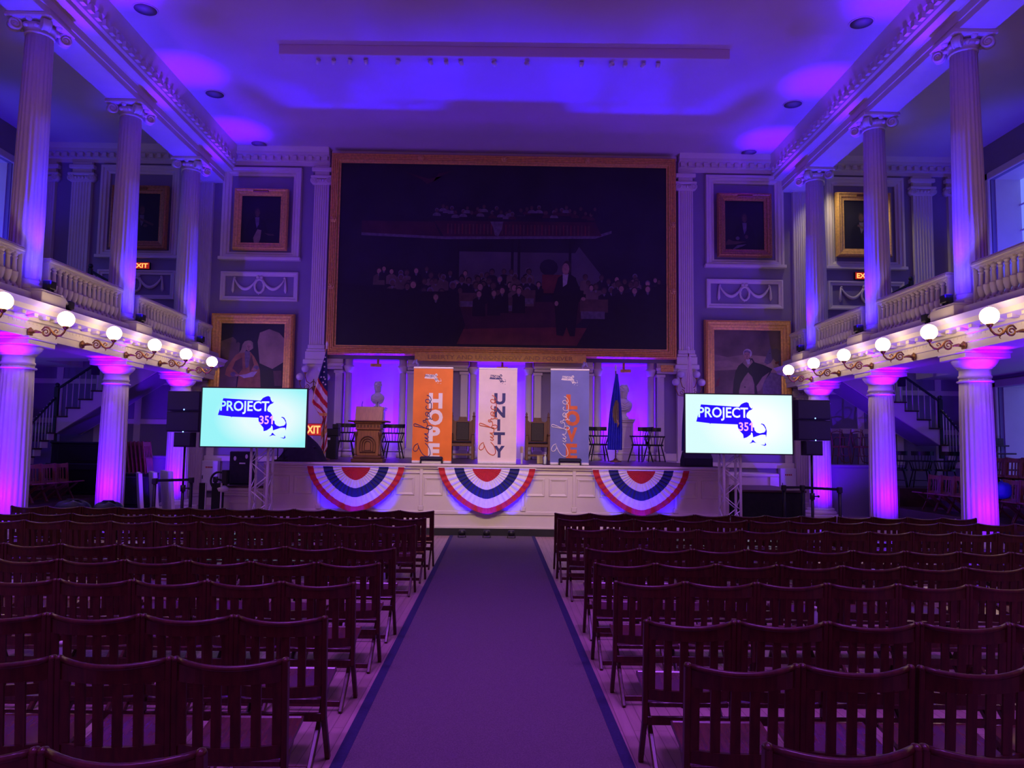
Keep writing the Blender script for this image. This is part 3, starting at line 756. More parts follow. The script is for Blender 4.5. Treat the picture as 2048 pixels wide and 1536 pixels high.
def great(P):
    rnd = random.Random(3)
    P.p([(0, .50), (.30, .52), (.30, .30), (1, .30), (1, 1), (0, 1)], 'canvas')
    P.p([(.36, .34), (.36, .58), (.72, .58), (.80, .40), (.80, .34)], 'pwall')
    P.p([(.36, .52), (.72, .52), (.74, .58), (.36, .58)], 'canvas')
    for u in (.36, .525, .545, .70): P.p([(u, .36), (u+.008, .36), (u+.008, .60), (u, .60)], 'pdark')
    P.e(.64, .44, .028, .045, 'canvas', 12)
    # gallery front with balusters and its crowd
    P.p([(.07, .60), (.33, .585), (.78, .60), (.83, .63), (.83, .645), (.78, .615), (.33, .60), (.07, .615)], 'pwhite2')
    P.p([(.32, .60), (.80, .615), (.78, .69), (.29, .685)], 'pred2'); P.p([(.07, .615), (.31, .60), (.29, .68), (.07, .68)], 'pred2')
    for k in range(40):
        u = .33+k*.011
        P.p([(u, .615), (u+.004, .615), (u+.004, .67), (u, .67)], 'pwood' if k % 2 else 'pred')
    P.p([(.46, .685), (.50, .685), (.495, .64), (.485, .605), (.475, .61), (.47, .65)], 'pwhite2')
    for k in range(34):
        u = .30+k*.0145+rnd.uniform(-.006, .006); P.bust(u+rnd.uniform(-.003, .003), .725+rnd.uniform(0, .045), .0065, rnd.choice(('pwhite2', 'canvas', 'pred2', 'pwhite2')), 'pskin2', rnd.choice((None, 'phair', 'pwhite2')), None)
    # a spread drape hanging high in the shade
    P.p([(.19, .955), (.27, .915), (.31, .93), (.34, .96), (.30, .945), (.285, .90), (.265, .885), (.25, .91)], 'pred2')
    # red floor
    P.p([(.28, .02), (.40, .125), (.55, .12), (.76, .115), (.74, .02)], 'pred'); P.p([(.36, .10), (.72, .12), (.80, .26), (.36, .24)], 'pred2')
    P.p([(.62, .30), (.62, .40), (.70, .40), (.70, .30)], 'pred')
    # seated assembly in rows
    for row, (v, r_, n, u0, u1) in enumerate(((.40, .0085, 22, .12, .60), (.375, .0085, 12, .74, .985), (.36, .0095, 20, .15, .62), (.335, .0095, 10, .75, .97), (.315, .011, 15, .16, .60))):
        for k in range(n):
            u = u0+(u1-u0)*(k+.5)/n+rnd.uniform(-.012, .012)
            P.bust(u, v+rnd.uniform(-.022, .022), r_*rnd.uniform(.85, 1.15), rnd.choice(('pdark', 'canvas', 'pdark', 'canvas2')), rnd.choice(('pskin2', 'pskin2', 'pskin', 'pwood')), rnd.choice(('phair', 'phair', 'pdark', 'pwhite2')), rnd.choice(('pwhite2', None, 'pwhite2')), 4.5)
    P.p([(0, .0), (.36, .0), (.39, .12), (.36, .30), (.25, .30), (.10, .32), (0, .34)], 'pdark')
    P.p([(.72, .0), (1, .0), (1, .36), (.90, .32), (.82, .28), (.77, .16)], 'pdark')
    for (u, v) in ((.37, .22), (.485, .20), (.545, .24)):
        P.p([(u, v), (u+.055, v), (u+.055, v+.075), (u, v+.075)], 'pwood'); P.p([(u+.004, v), (u+.05, v), (u+.05, v+.03), (u+.004, v+.03)], 'pwhite2')
    P.p([(.735, .20), (.82, .20), (.82, .27), (.735, .27)], 'pwood'); P.p([(.738, .165), (.81, .165), (.81, .205), (.738, .205)], 'pwhite2')
    for (u, v) in ((.43, .29), (.475, .295), (.50, .31), (.55, .31), (.30, .27), (.86, .33), (.90, .32), (.94, .33)):
        P.bust(u, v, .0105, 'pdark', 'pskin', 'phair', 'pwhite2', 6.5)
    # one tall standing figure in a dark coat
    P.p([(.665, .075), (.66, .20), (.655, .30), (.668, .385), (.685, .405), (.705, .405), (.722, .385), (.735, .30), (.727, .20), (.72, .07), (.705, .07), (.695, .12), (.685, .07)], 'pdark')
    P.p([(.722, .38), (.738, .31), (.748, .275), (.74, .265), (.728, .30), (.715, .35)], 'pdark')
    P.e(.664, .245, .006, .014, 'pskin', 8); P.e(.745, .272, .007, .010, 'pskin', 8)
    P.p([(.682, .405), (.70, .41), (.695, .35), (.683, .335)], 'pwhite'); P.e(.695, .44, .014, .038, 'phair', 12); P.e(.691, .432, .011, .032, 'pskin', 12)
PM = ['canvas', 'pwall', 'pdark', 'pwhite2', 'pred2', 'pwood', 'pred', 'phair', 'pskin', 'pskin2', 'pwhite', 'canvas2', 'ptan', 'psky', 'pcoat']
gp = picture('great_painting', 'huge dark painting of a crowded assembly in a ribbed gilt frame above the stage', 'painting', -4.88, 4.86, 4.19, 9.92, 21.24, .24, ribs(.24, .10, 4), 'gold', great, PM)
b = B()                           # carved leaf clusters on the frame
H = 5.73
pts = [(-2.35, H-.12), (0, H-.12), (2.35, H-.12)]
for s in (-1, 1): pts += [(s*4.75, 1.9), (s*4.75, 3.8)]
for x, z in pts:
    for k in range(6):
        a = k*PI/3; b.ball((x+.055*math.cos(a), -.11, z+.055*math.sin(a)), .045, n=8, sc=(1, .6, 1))
    b.ball((x, -.13, z), .05, n=8)
b.build('carved_leaves', 'gold', gp)
# motto board below the picture
t = thing('motto_board', 'long gilded motto board reading LIBERTY AND UNION NOW AND FOREVER below the great painting', 'sign', (-.03, 21.07, 4.03), 0)
b = B(); b.box((-2.36, -.03, 0), (2.36, .06, .23), 0, .01); b.build('board', 'goldleaf', t)
b = B(); fit_text(b, 'LIBERTY AND UNION NOW AND FOREVER', -2.0, 2.0, .055, .175, -.034, 0, .02); b.build('lettering', 'golddark', t)
for s in (-1, 1):
    b = B(); b.tube([(s*2.30, -.06, .02), (s*2.30, -.10, -.05), (s*2.24, -.10, -.12)], .03, 8); b.tube([(s*2.24, -.10, -.12), (s*2.28, -.12, -.2)], [.03, .012], 8); b.tube([(s*2.34, -.08, .0), (s*2.40, -.1, -.10)], [.03, .015], 8)
    b.build('bracket', 'metal', t)

def sitter(coat, lean, extra=None, hair='phair', low=.0):
    def f(P):
        q = P.w/P.h; u = .5+lean
        P.p([(0, 0), (1, 0), (1, .45), (.5, .5), (0, .4)], 'canvas')
        P.p([(u-.26, .0), (u-.27, .30), (u-.20, .47), (u-.07, .55), (u+.08, .55), (u+.20, .46), (u+.27, .26), (u+.25, 0)], coat)
        P.p([(u-.05, .55), (u+.06, .55), (u+.05, .40), (u, .32), (u-.03, .42)], 'pwhite2')
        P.e(u, .655, .075, .095*q/.8, hair, 14); P.e(u+.008, .64, .058, .082*q/.8, 'pskin2', 14)
        if extra: extra(P, u)
    return f
def ex_map(P, u):
    P.p([(u-.05, .0), (u-.08, .12), (u+.02, .30), (u+.12, .28), (u+.10, .1), (u+.06, 0)], 'ptan'); P.p([(u+.2, .22), (u+.42, .20), (u+.45, .17), (u+.3, .17)], 'pskin2')
def ex_papers(P, u):
    P.e(u-.17, .24, .05, .035, 'pwhite2'); P.e(u+.05, .27, .045, .04, 'pskin2')
    P.p([(0, .10), (.1, .22), (.22, .18), (.55, .17), (.3, .12)], 'pwood'); P.p([(.18, .0), (.32, .10), (.55, .12), (.45, .08)], 'pwhite2')
def ex_scroll(sg):
    def f(P, u): P.p([(u-.1*sg, .47), (u-.08*sg, .51), (u+.30*sg, .37), (u+.28*sg, .33)], 'pskin2'); P.e(u+.1*sg, .33, .05, .03, 'pskin2')
    return f
UP = [(-.02, .01), (-.02, .03), (0, .03), (.05, .05), (.07, .08), (.12, .09), (.15, .12), (.19, .11), (.21, .03), (.21, -.05)]
for x0, x1, z0, z1, y, lab, f, m_, fw in (
    (-7.60, -6.09, 7.12, 8.88, WY-.18, 'dark half-length portrait with a pale buff waistcoat, in a rosy gilt frame', sitter('pdark', -.10, ex_map), 'gold', .19),
    (6.06, 7.60, 7.14, 8.98, WY-.18, 'very dark portrait of a man at a paper-strewn table, carved dark gilt frame', sitter('pdark', .0, ex_papers), 'golddark', .20),
    (-11.05, -9.47, 7.10, 8.92, WY-.18, 'gallery portrait with a raised scroll, half behind a column above an exit sign, lectern side', sitter('canvas', .05, ex_scroll(1)), 'golddark', .21),
    (9.44, 11.0, 7.20, 9.06, WY-.18, 'gallery portrait of a man with a red book, beside the lit ceiling spot', sitter('pdark', -.05, ex_scroll(1)), 'gold', .21)):
    t = picture('portrait', lab, 'painting', x0, x1, z0, z1, y, fw, [(d*fw/.21, h) for d, h in UP], m_, f, PM, 'upper portraits')
    B().box((-.22, -.125, z1-z0-fw*.62), (.22, -.09, z1-z0-fw*.36), 0, .01).build('name_plate', 'brass', t)
def px(x0, x1, y0, asp):
    k = (x1-x0)*asp
    return lambda L: [((x-x0)/(x1-x0), 1-(y-y0)/k) for x, y in L]
def oval(x, y, rx, ry, n=16): return [(x+rx*math.cos(2*PI*i/n), y+ry*math.sin(2*PI*i/n)) for i in range(n)]
def seated_gent(P):
    q = px(430, 1125, 228, 2.70/1.81); A = lambda L, m: P.p(q(L), m)
    A([(430, 430), (560, 380), (640, 450), (600, 1260), (430, 1260)], 'canvas2'); A([(850, 330), (950, 290), (1060, 330), (1125, 400), (1125, 640), (1000, 720), (860, 660), (830, 430)], 'psky'); A([(590, 300), (620, 300), (625, 430), (600, 450)], 'canvas')
    A([(880, 732), (1125, 728), (1125, 1260), (900, 1260), (870, 800)], 'pdark'); A([(1010, 740), (1100, 735), (1110, 900), (1030, 900)], 'pwood')
    A([(660, 540), (600, 575), (550, 645), (505, 720), (492, 790), (540, 812), (640, 800), (620, 1000), (600, 1260), (900, 1260), (880, 900), (868, 740), (845, 670), (800, 590), (755, 540)], 'pcoat')
    A([(600, 640), (570, 720), (640, 780), (680, 720), (670, 600)], 'pwood'); A([(770, 570), (800, 680), (760, 760), (745, 640)], 'pwood')
    A([(695, 530), (750, 535), (755, 600), (742, 705), (712, 715), (700, 620)], 'pwhite2')
    A([(640, 792), (700, 822), (800, 806), (840, 748), (790, 752), (720, 780)], 'pwhite'); A(oval(580, 782, 30, 26), 'pwhite2'); A(oval(622, 792, 24, 13), 'pskin'); A(oval(826, 708, 30, 24), 'pwhite2'); A(oval(806, 730, 22, 15), 'pskin')
    A([(728, 416), (690, 428), (668, 462), (656, 520), (632, 556), (690, 548), (712, 520), (760, 520), (786, 500), (780, 440), (760, 420)], 'ptan')
    A(oval(738, 487, 27, 46), 'pskin'); A([(712, 446), (764, 446), (760, 436), (738, 430), (716, 436)], 'ptan'); A(oval(728, 480, 5, 3, 8), 'pdark'); A(oval(750, 480, 5, 3, 8), 'pdark'); A([(737, 482), (745, 503), (735, 504)], 'pskin2'); A(oval(740, 515, 9, 3, 8), 'pred2')
def standing_general(P):
    q = px(605, 1365, 290, 2.72/1.98); A = lambda L, m: P.p(q(L), m)
    A([(605, 290), (1365, 290), (1365, 1340), (605, 1340)], 'canvas2'); A([(605, 560), (760, 590), (950, 560), (1365, 590), (1365, 760), (900, 720), (605, 740)], 'psky'); A([(605, 640), (760, 625), (900, 660), (1200, 640), (1200, 680), (850, 700), (605, 690)], 'ptan')
    A([(640, 850), (680, 800), (660, 900), (620, 920)], 'pred')
    A([(1240, 486), (1218, 520), (1190, 590), (1172, 640), (1205, 664), (1245, 645), (1275, 600), (1310, 640), (1365, 700), (1365, 520), (1310, 488), (1270, 500)], 'pwall'); A([(1190, 590), (1172, 640), (1205, 664), (1235, 640)], 'pwhite2'); A(oval(1238, 545, 7, 5, 8), 'pdark')
    A([(1160, 1340), (1150, 900), (1180, 800), (1250, 750), (1330, 760), (1365, 800), (1365, 1340)], 'pwhite2'); A([(1290, 640), (1340, 625), (1335, 650), (1300, 662)], 'pred')
    A([(945, 636), (885, 680), (850, 742), (828, 850), (818, 960), (840, 1340), (1120, 1340), (1090, 960), (1130, 940), (1165, 850), (1230, 770), (1262, 712), (1160, 668), (1065, 642), (1040, 600), (965, 598)], 'pdark')
    A([(990, 752), (950, 800), (905, 875), (885, 960), (900, 1340), (1060, 1340), (1058, 880), (1035, 800)], 'ptan'); A([(1090, 960), (1080, 900), (1150, 800), (1230, 745), (1170, 850), (1130, 940)], 'ptan')
    A([(945, 636), (930, 652), (990, 708), (1000, 690), (1045, 640), (1030, 612), (1000, 660), (962, 610)], 'ptan'); A([(962, 605), (1015, 610), (1010, 660), (985, 668)], 'pwhite')
    A(oval(986, 546, 50, 48), 'pwhite'); A(oval(978, 566, 36, 50), 'pskin'); A([(945, 545), (950, 520), (985, 512), (1015, 525), (1018, 548), (985, 532)], 'pwhite2')
    A(oval(965, 560, 6, 3, 8), 'pdark'); A(oval(992, 560, 6, 3, 8), 'pdark'); A([(978, 562), (986, 585), (974, 586)], 'pskin2'); A(oval(979, 598, 10, 3, 8), 'pred2'); A(oval(952, 912, 9, 7, 8), 'pdark')
LOW = [(-.02, .01), (-.02, .03), (0, .03), (.04, .04), (.06, .07), (.12, .08), (.15, .12), (.22, .13), (.25, .10), (.27, .12), (.30, .05), (.30, -.05)]
picture('portrait', 'large portrait of a seated man in pale wig and rust coat, behind the cyan screen', 'painting', -8.11, -5.80, 2.1, 5.32, WY-.12, .26, [(d*.87, h) for d, h in LOW], 'gold', seated_gent, PM, 'large lower portraits')
picture('portrait', 'large portrait of a standing white-haired officer with grey horse, by the white screen', 'painting', 5.68, 8.11, 2.1, 5.34, WY-.12, .26, [(d*.87, h) for d, h in LOW], 'gold', standing_general, PM, 'large lower portraits')

# ================================================================= the stage
t = thing('stage', 'white panelled stage with a black kickboard and cream nosing', 'stage', (0, 14.9, 0))
ST = 1.365
B().box((-4.45, .02, .14), (4.4, WY-14.9-.005, ST-.03)).build('platform', 'trim', t)
B().box((-4.5, -.02, ST-.03), (4.45, WY-14.9-.005, ST)).build('deck', 'stair', t)
b = B(); b.box((-4.5, -.07, 1.30), (4.45, .03, ST-.004), 0, .02); b.box((-4.5, -.035, 1.26), (4.45, .03, 1.30), 0, .012); b.box((-4.5, -.03, .14), (4.45, .02, .18), 0, .005); b.box((-4.5, -.02, .40), (4.45, .02, .47), 0, .01)
b.box((-4.5, -.018, 1.17), (4.45, .02, 1.20), 0, .006); b.build('mouldings', 'trim', t)
b = B()
x = -4.42; i = 0
while x < 4.2:
    for q in range(2):
        xa = x+.10+q*.44
        b.ring(xa, xa+.27, .80, 1.06, .02, [(-.012, .02), (0, .024), (.022, .034), (.035, .034), (.045, .02)])
    b.box((x-.03, -.022, .47), (x+.03, .02, 1.26), 0, .004); b.box((x-.05, -.03, .47), (x+.05, .02, .56), 0, .008)
    x += .98
b.box((-4.5, .003, .17), (4.45, .02, 1.3)); b.build('front_panels', 'trim', t)
B().box((-4.5, -.03, 0), (4.45, .1, .14)).build('kickboard', 'kick', t)

# carpet runner
t = thing('aisle_carpet', 'long grey carpet runner with navy bound edges leading to the stage', 'carpet', (.06, 0, 0), R(.6))
B().box((-.745, -1.5, 0), (.745, 14.86, .010)).build('pile', 'carpet', t)
for s in (-1, 1): B().box((s*.745, -1.5, 0), (s*.81, 14.86, .012)).build('bound_edge', 'carpet_edge', t)

# half-round bunting on the stage front
def bunting(x, label):
    t = thing('bunting', label, 'bunting', (x, 14.81, 1.29), 0, 'bunting along the stage front')
    b = B()
    cols = [0, 1, 2, 1, 0]; rad = [0, .30, .47, .68, .87, 1.0]
    NU, NV = 96, 40
    def fn(u, v):
        a = -PI*u; r_ = v
        c, s_ = math.cos(a), -math.sin(a)
        k = (abs(c)**1.6+abs(s_)**1.6)**(-1/1.6)
        y = -.012-.018*(1+math.cos(u*2*PI*21))*min(1, v*2.5)*.8-.03*v*s_
        return (.925*c*k*r_, y, -.86*s_*k*r_-.0)
    def mf(u, v):
        for i in range(5):
            if v < rad[i+1]: return cols[i]
    # regular pleats: each ring is a band of cloth
    b.grid(fn, NU, NV, mf); b.build('pleated_fan', ['red', 'whitecloth', 'bluecloth'], t)
    b = B(); b.box((-.94, -.03, -.012), (.94, -.004, .012), 0, .004); b.build('heading_tape', 'whitecloth', t)
    return t
bunting(-2.72, 'red, white and navy pleated fan bunting below the lectern')
bunting(-.22, 'red, white and navy pleated fan bunting below the white banner at the aisle')
bunting(2.73, 'red, white and navy pleated fan bunting on the stage front below the dark wooden armchairs')
for i, x in enumerate(FLOORCANS):
    t = thing('floor_can_light', 'small black floor light, %s along the stage foot from the lectern side' % ORD[i], 'stage light', (x, 14.52, 0), 0, 'floor lights at the stage foot')
    b = B(); b.lathe([(.055, .05), (.06, .05), (.06, .15), (.05, .15)], n=16); hs = b.build('housing', 'black', t)
    B().lathe([(0, .135), (.05, .135)], n=16).build('lens', 'lens', hs)
    b = B(); b.box((-.06, -.05, 0), (.06, .05, .012)); b.box((-.075, -.015, 0), (-.062, .015, .12)); b.box((.062, -.015, 0), (.075, .015, .12)); b.build('yoke', 'black', t)
# ================================================================= banners, screens, speakers
MA = [(590, 377), (1215, 410), (1250, 365), (1300, 340), (1340, 330), (1372, 345), (1385, 395), (1415, 435), (1440, 420), (1425, 450), (1380, 470), (1345, 510), (1330, 560), (1345, 590), (1385, 605), (1410, 640), (1430, 690),
      (1432, 738), (1460, 745), (1465, 790), (1500, 825), (1550, 838), (1620, 822), (1642, 800), (1648, 770), (1622, 722), (1595, 695), (1568, 690), (1582, 675), (1622, 690), (1652, 740), (1666, 800), (1660, 860), (1652, 905), (1645, 860), (1590, 858), (1550, 866),
      (1500, 885), (1440, 905), (1432, 840), (1412, 820), (1400, 860), (1340, 905), (1285, 922), (1277, 860), (1212, 790), (1192, 740), (1190, 698), (745, 686), (738, 698), (728, 684), (510, 660)]
ISL = [[(1375, 1005), (1412, 980), (1425, 950), (1440, 945), (1460, 970), (1492, 995), (1440, 985), (1400, 1000)], [(1560, 1020), (1628, 1025), (1640, 985), (1656, 1025), (1630, 1042)]]
def logo(b, cx, cz, scale, y, m_map, m_txt, m_num, st=1.0):
    """the state outline with PROJECT and 351 printed on it"""
    f = lambda u, v: (cx+(u-1085)*scale, y, cz-(v-665)*scale)
    for P in [MA]+ISL: b.poly(P, f, m_map)
    x0, _, z1 = f(545, 418); x1, _, z0 = f(1362, 640)
    fit_text(b, 'PROJECT', x0, x1, z0, z1, y-.003*st, m_txt, .02)
    for ch, u0, u1 in (('3', 1208, 1280), ('5', 1294, 1366)):
        x0, _, z1 = f(u0, 662); x1, _, z0 = f(u1, 803); fit_text(b, ch, x0, x1, z0, z1, y-.004*st, m_num, .02)
    b.poly([(1412, 662), (1434, 662), (1434, 803), (1408, 803), (1408, 700), (1382, 712), (1382, 688)], lambda u, v: (f(u, v)[0], y-.004*st, f(u, v)[2]), m_num)
EMB = [[(175, 1125), (140, 1140), (112, 1180), (108, 1215), (130, 1232), (160, 1220), (182, 1180), (172, 1140), (190, 1185), (225, 1250), (270, 1292), (320, 1302), (348, 1270), (340, 1205), (310, 1150), (275, 1118)],
       [(268, 1078), (300, 1095), (318, 1082), (300, 1062), (268, 1038), (300, 1048), (318, 1036), (300, 1012), (262, 985), (300, 988), (318, 968), (322, 930), (318, 905)],
       [(318, 915), (260, 905), (180, 890), (118, 880), (106, 862), (125, 848), (190, 870), (270, 905), (320, 925), (352, 918), (368, 895), (350, 872), (318, 872), (292, 885), (290, 910), (315, 920)],
       [(300, 880), (300, 850), (285, 818), (255, 828), (238, 818), (242, 800), (270, 800), (280, 775), (300, 785), (335, 775), (362, 785), (366, 770)],
       [(345, 770), (320, 745), (285, 735), (270, 705), (285, 682), (310, 690), (326, 715), (318, 745), (300, 715), (320, 690), (345, 672), (348, 640), (318, 648), (285, 640), (272, 612), (288, 592)],
       [(348, 640), (352, 580), (340, 550), (310, 555), (278, 545), (266, 522), (280, 502), (310, 505), (330, 530), (320, 545), (345, 520), (340, 485), (318, 458), (285, 443)]]
def smooth_path(P, k=4):
    out = []
    for i in range(len(P)-1):
        p0, p1, p2, p3 = P[max(i-1, 0)], P[i], P[i+1], P[min(i+2, len(P)-1)]
        for j in range(k):
            t = j/k
            out.append(tuple(.5*((2*p1[a])+(-p0[a]+p2[a])*t+(2*p0[a]-5*p1[a]+4*p2[a]-p3[a])*t*t+(-p0[a]+3*p1[a]-3*p2[a]+p3[a])*t**3) for a in (0, 1)))
    return out+[P[-1]]
def banner(x0, x1, word, clothmat, wordmat, script, lab, lg, rz=0.0, stripes=False, bold=.05, feet=True):
    w_ = x1-x0; H = 1.86; Y = 15.05
    t = thing('pull_up_banner', lab, 'banner', ((x0+x1)/2, Y, ST), rz, 'pull-up banners on the stage edge')
    b = B(); b.box((-w_/2, -.004, .05), (w_/2, .004, H)); cl = b.build('cloth', clothmat, t)
    b = B(); b.box((-w_/2-.005, -.012, H-.01), (w_/2+.005, .012, H+.025), 0, .006); b.build('top_rail', 'inkwhite', t)
    b = B(); b.box((-w_/2, -.06, 0), (w_/2, .06, .05), 0, .01); b.build('base_cassette', 'metal', t)
    B().cyl((0, .03, .05), (0, .03, H), .009, n=8).build('support_pole', 'metal', t)
    sc = w_/565; f = lambda u, v: ((u-357)*sc, -.0, H-(v-60)*sc*1.02)
    zs = [(410, 575), (600, 765), (788, 955), (975, 1150), (1170, 1340)] if len(word) == 5 else [(412, 630), (645, 865), (885, 1095), (1118, 1340)]
    for ch, (v0, v1) in zip(word, zs):
        b = B()
        u0, u1 = (305, 470)
        if ch == 'I': u0, u1 = 355, 398
        if ch == 'O': u0, u1 = 290, 505
        if ch == 'H': u0, u1 = 300, 495
        xa, _, zb = f(u0, v0); xb, _, za = f(u1, v1)
        fit_text(b, ch, xa, xb, za, zb, -.006, 0, bold); b.build('letter', wordmat, cl)
    b = B()
    for P in EMB: b.tube([(lambda q: (q[0], -.009, q[2]))(f(u-14, v)) for u, v in smooth_path(P)], .0072, 6)
    b.build('script_lettering', script, cl)
    b = B(); mp, tx = lg; cx, _, cz = f(350, 205); logo(b, cx, cz, .208*w_/1085*1.05*1.85, -.006, 0, 1, 1); b.build('logo', [mp, tx], cl)
    return t
banner(-1.69, -.92, 'HOPE', 'orange', 'inkwhite', 'ink', 'orange pull-up banner reading Embrace HOPE', ('inkwhite', 'ink'))
banner(-.41, .34, 'UNITY', 'whiteban', 'ink', 'inkorange', 'white pull-up banner reading Embrace UNITY', ('ink', 'whiteban'))
banner(1.0, 1.755, 'LOVE', 'blueban', 'inkorange', 'inkwhite', 'slate blue pull-up banner reading Embrace LOVE', ('inkwhite', 'blueban'))
# low dark folding stools in front of two banners
for x, w2 in ((-1.30, 'orange'), (1.38, 'blue')):
    t = thing('footstool', 'low navy padded stool standing in front of the %s banner' % w2, 'stool', (x, 14.95, ST), 0, 'stools before the banners')
    B().box((-.22, -.05, .06), (.22, .05, .135), 0, .02).build('padded_top', 'bag', t)
    for s in (-1, 1): B().box((s*.205-.015, -.045, 0), (s*.205+.015, .045, .065), 0, .004).build('leg', 'black', t)
    B().box((-.19, .0, .0), (.19, .01, .06)).build('back_panel', 'metal', t)

def screen(x0, x1, z0, z1, Y, smat, lab, logo_at, tx):
    t = thing('display_screen', lab, 'screen', ((x0+x1)/2, Y, (z0+z1)/2), 0, 'screens beside the stage'); w_, h = (x1-x0)/2, (z1-z0)/2
    b = B(); b.ring(-w_+.018, w_-.018, -h+.018, h-.018, 0, [(-.004, .0), (0, .012), (.018, .012), (.018, -.05), (-.02, -.05)]); b.box((-w_, .02, -h), (w_, .07, h), 0, .01); b.build('bezel', 'black', t)
    b = B().box((-w_+.016, .0, -h+.016), (w_-.016, .012, h-.016)); pn = b.build('panel', smat, t)
    b = B(); logo(b, logo_at[0]*w_, logo_at[1]*h, (x1-x0)/1785, -.003, 0, 1, 2, .6); b.build('slide_logo', ['ink_screen', smat, 'pink_screen'], pn)
    b = B(); b.box((-.22, .07, -.25), (.22, .12, .25), 0, .01); b.build('mounting_plate', 'black', t)
    # truss totem that carries it
    T = thing('truss_stand', 'white lattice truss post under the %s screen' % tx, 'truss', ((x0+x1)/2+(.08 if x0 < 0 else -.08), Y+.33, 0), 0, 'truss posts under the screens')
    q = .155; zt = z1-.2
    for sx in (-1, 1):
        for sy in (-1, 1): B().cyl((sx*q, sy*q, .02), (sx*q, sy*q, zt), .025, n=12).build('chord', 'metal', T)
    for k, (p0, p1) in enumerate((((-q, -q), (q, -q)), ((-q, q), (q, q)), ((-q, -q), (-q, q)), ((q, -q), (q, q)))):
        P = [((p0 if i % 2 else p1)[0], (p0 if i % 2 else p1)[1], .08+i*.255) for i in range(int((zt-.1)/.255)+1)]
        b = B()
        for a, c in zip(P, P[1:]): b.cyl(a, c, .009, n=6)
        b.build('lacing', 'metal', T)
    B().box((-.3, -.3, 0), (.3, .3, .02), 0, .004).build('base_plate', 'metal', T)
    return t
screen(-5.49, -3.53, 1.62, 2.735, 14.2, 'screenL', 'wide screen showing PROJECT 351 on pale cyan, in front of the wigged portrait', (-.03, .06), 'lectern-side')
screen(3.43, 5.45, 1.62, 2.745, 14.2, 'screenR', 'wide screen showing PROJECT 351 on white, in front of the officer portrait', (-.14, .05), 'officer-portrait')

def speaker_stack(x, Y, rz, lab, side):
    t = thing('loudspeaker', lab, 'loudspeaker', (x, Y, 1.62), rz, 'loudspeaker stacks on stands')
    def cab(z0, z1, nm, wd, dp):
        b = B(); P = [(-wd, 0), (-wd*.92, -.03), (wd*.92, -.03), (wd, 0), (wd, dp*.6), (wd*.7, dp), (-wd*.7, dp), (-wd, dp*.6)]
        b.prism(P, lambda u, v, w2: (u, v, w2), z0, z1); cb = b.build(nm, 'cloth_black', t)
        B().box((-wd*.9, -.042, z0+.02), (wd*.9, -.03, z1-.02), 0, .006).build('grille', 'grille', cb)
    cab(.28, .655, 'lower_cabinet', .335, .40); cab(.665, 1.03, 'upper_cabinet', .335, .40); cab(0, .27, 'subwoofer', .175, .25)
    for z in (.69, .30): B().ball((.02, -.05, z+(.0 if z > .5 else -.02)), .013, n=8).build('indicator_light', 'led', t)
    T = thing('speaker_stand', 'black tripod stand under the loudspeaker stack %s' % side, 'stand', (x, Y+.1, 0), rz, 'loudspeaker stands')
    B().cyl((0, 0, .12), (0, 0, .85), .028, n=12).build('lower_pole', 'black', T); B().cyl((0, 0, .85), (0, 0, 1.62), .020, n=12).build('upper_pole', 'black', T)
    b = B(); b.cyl((0, 0, .80), (0, 0, .92), .045, n=12); b.cyl((.03, 0, .86), (.12, 0, .86), .012, n=8); b.ball((.12, 0, .86), .025, n=8); b.build('clamp', 'black', T)
    for k in range(3):
        a = PI/2+k*2*PI/3+.5; c, s_ = math.cos(a), math.sin(a)
        b = B(); b.beam((c*.03, s_*.03, .42), (c*.46, s_*.46, .012), .03, .02, 0, .004); b.beam((c*.02, s_*.02, .14), (c*.25, s_*.25, .20), .02, .014); b.build('leg', 'black', T)
speaker_stack(-5.83, 14.3, R(-6), 'black two-cabinet loudspeaker with blue indicator lights beside the cyan screen', SIDE[-1])
speaker_stack(5.86, 14.3, R(4), 'black two-cabinet loudspeaker with blue indicator lights beside the white screen', SIDE[1])

# ================================================================= furniture on the stage
# lectern
t = thing('lectern', 'carved golden oak lectern with an arched front panel and a tall reading board', 'lectern', (-2.57, 15.35, ST))
b = B(); b.box((-.32, -.22, 0), (.30, .22, .07), 0, .01); b.box((-.29, -.20, .07), (.27, .20, .13), 0, .015); b.build('plinth', 'oakdark', t)
b = B(); b.box((-.235, -.155, .13), (.215, .16, .64), 0, .008); b.build('body', 'oak', t)
b = B()
for s in (-1, 1):
    x = -.01+s*.235; b.lathe([(.03, .14), (.03, .17), (.02, .18), (.019, .50), (.03, .52), (.035, .58), (.03, .60)], c=(x, -.165, 0), n=12)
b.build('corner_shaft', 'oakdark', t)
b = B()
for r_, d in ((.15, .012), (.105, .010), (.06, .008)):
    P = [(-.01-r_, -.16-d, .20+.02*(.15-r_)/.05), (-.01-r_, -.16-d, .36)]+[(-.01-r_*math.cos(a), -.16-d, .36+r_*math.sin(a)) for a in [PI*i/14 for i in range(1, 14)]]+[(-.01+r_, -.16-d, .36), (-.01+r_, -.16-d, .20+.02*(.15-r_)/.05)]
    b.tube(P, .010, 6, closed=True)
b.build('arched_panel', 'oakdark', t)
b = B(); b.box((-.26, -.185, .64), (.24, .18, .665), 0, .006); b.box((-.25, -.175, .665), (.23, .17, .76), 0, .006); b.box((-.29, -.21, .76), (.27, .20, .79), 0, .01)
b.build('frieze', 'oak', t)
b = B()
for k in range(7): b.box((-.23+k*.066, -.182, .685), (-.19+k*.066, -.17, .735), 0, .004)
b.build('dentils', 'oakdark', t)
b = B(); b.box((-.40, -.24, .79), (.38, .22, .82), 0, .01); b.build('shelf', 'oakdark', t)
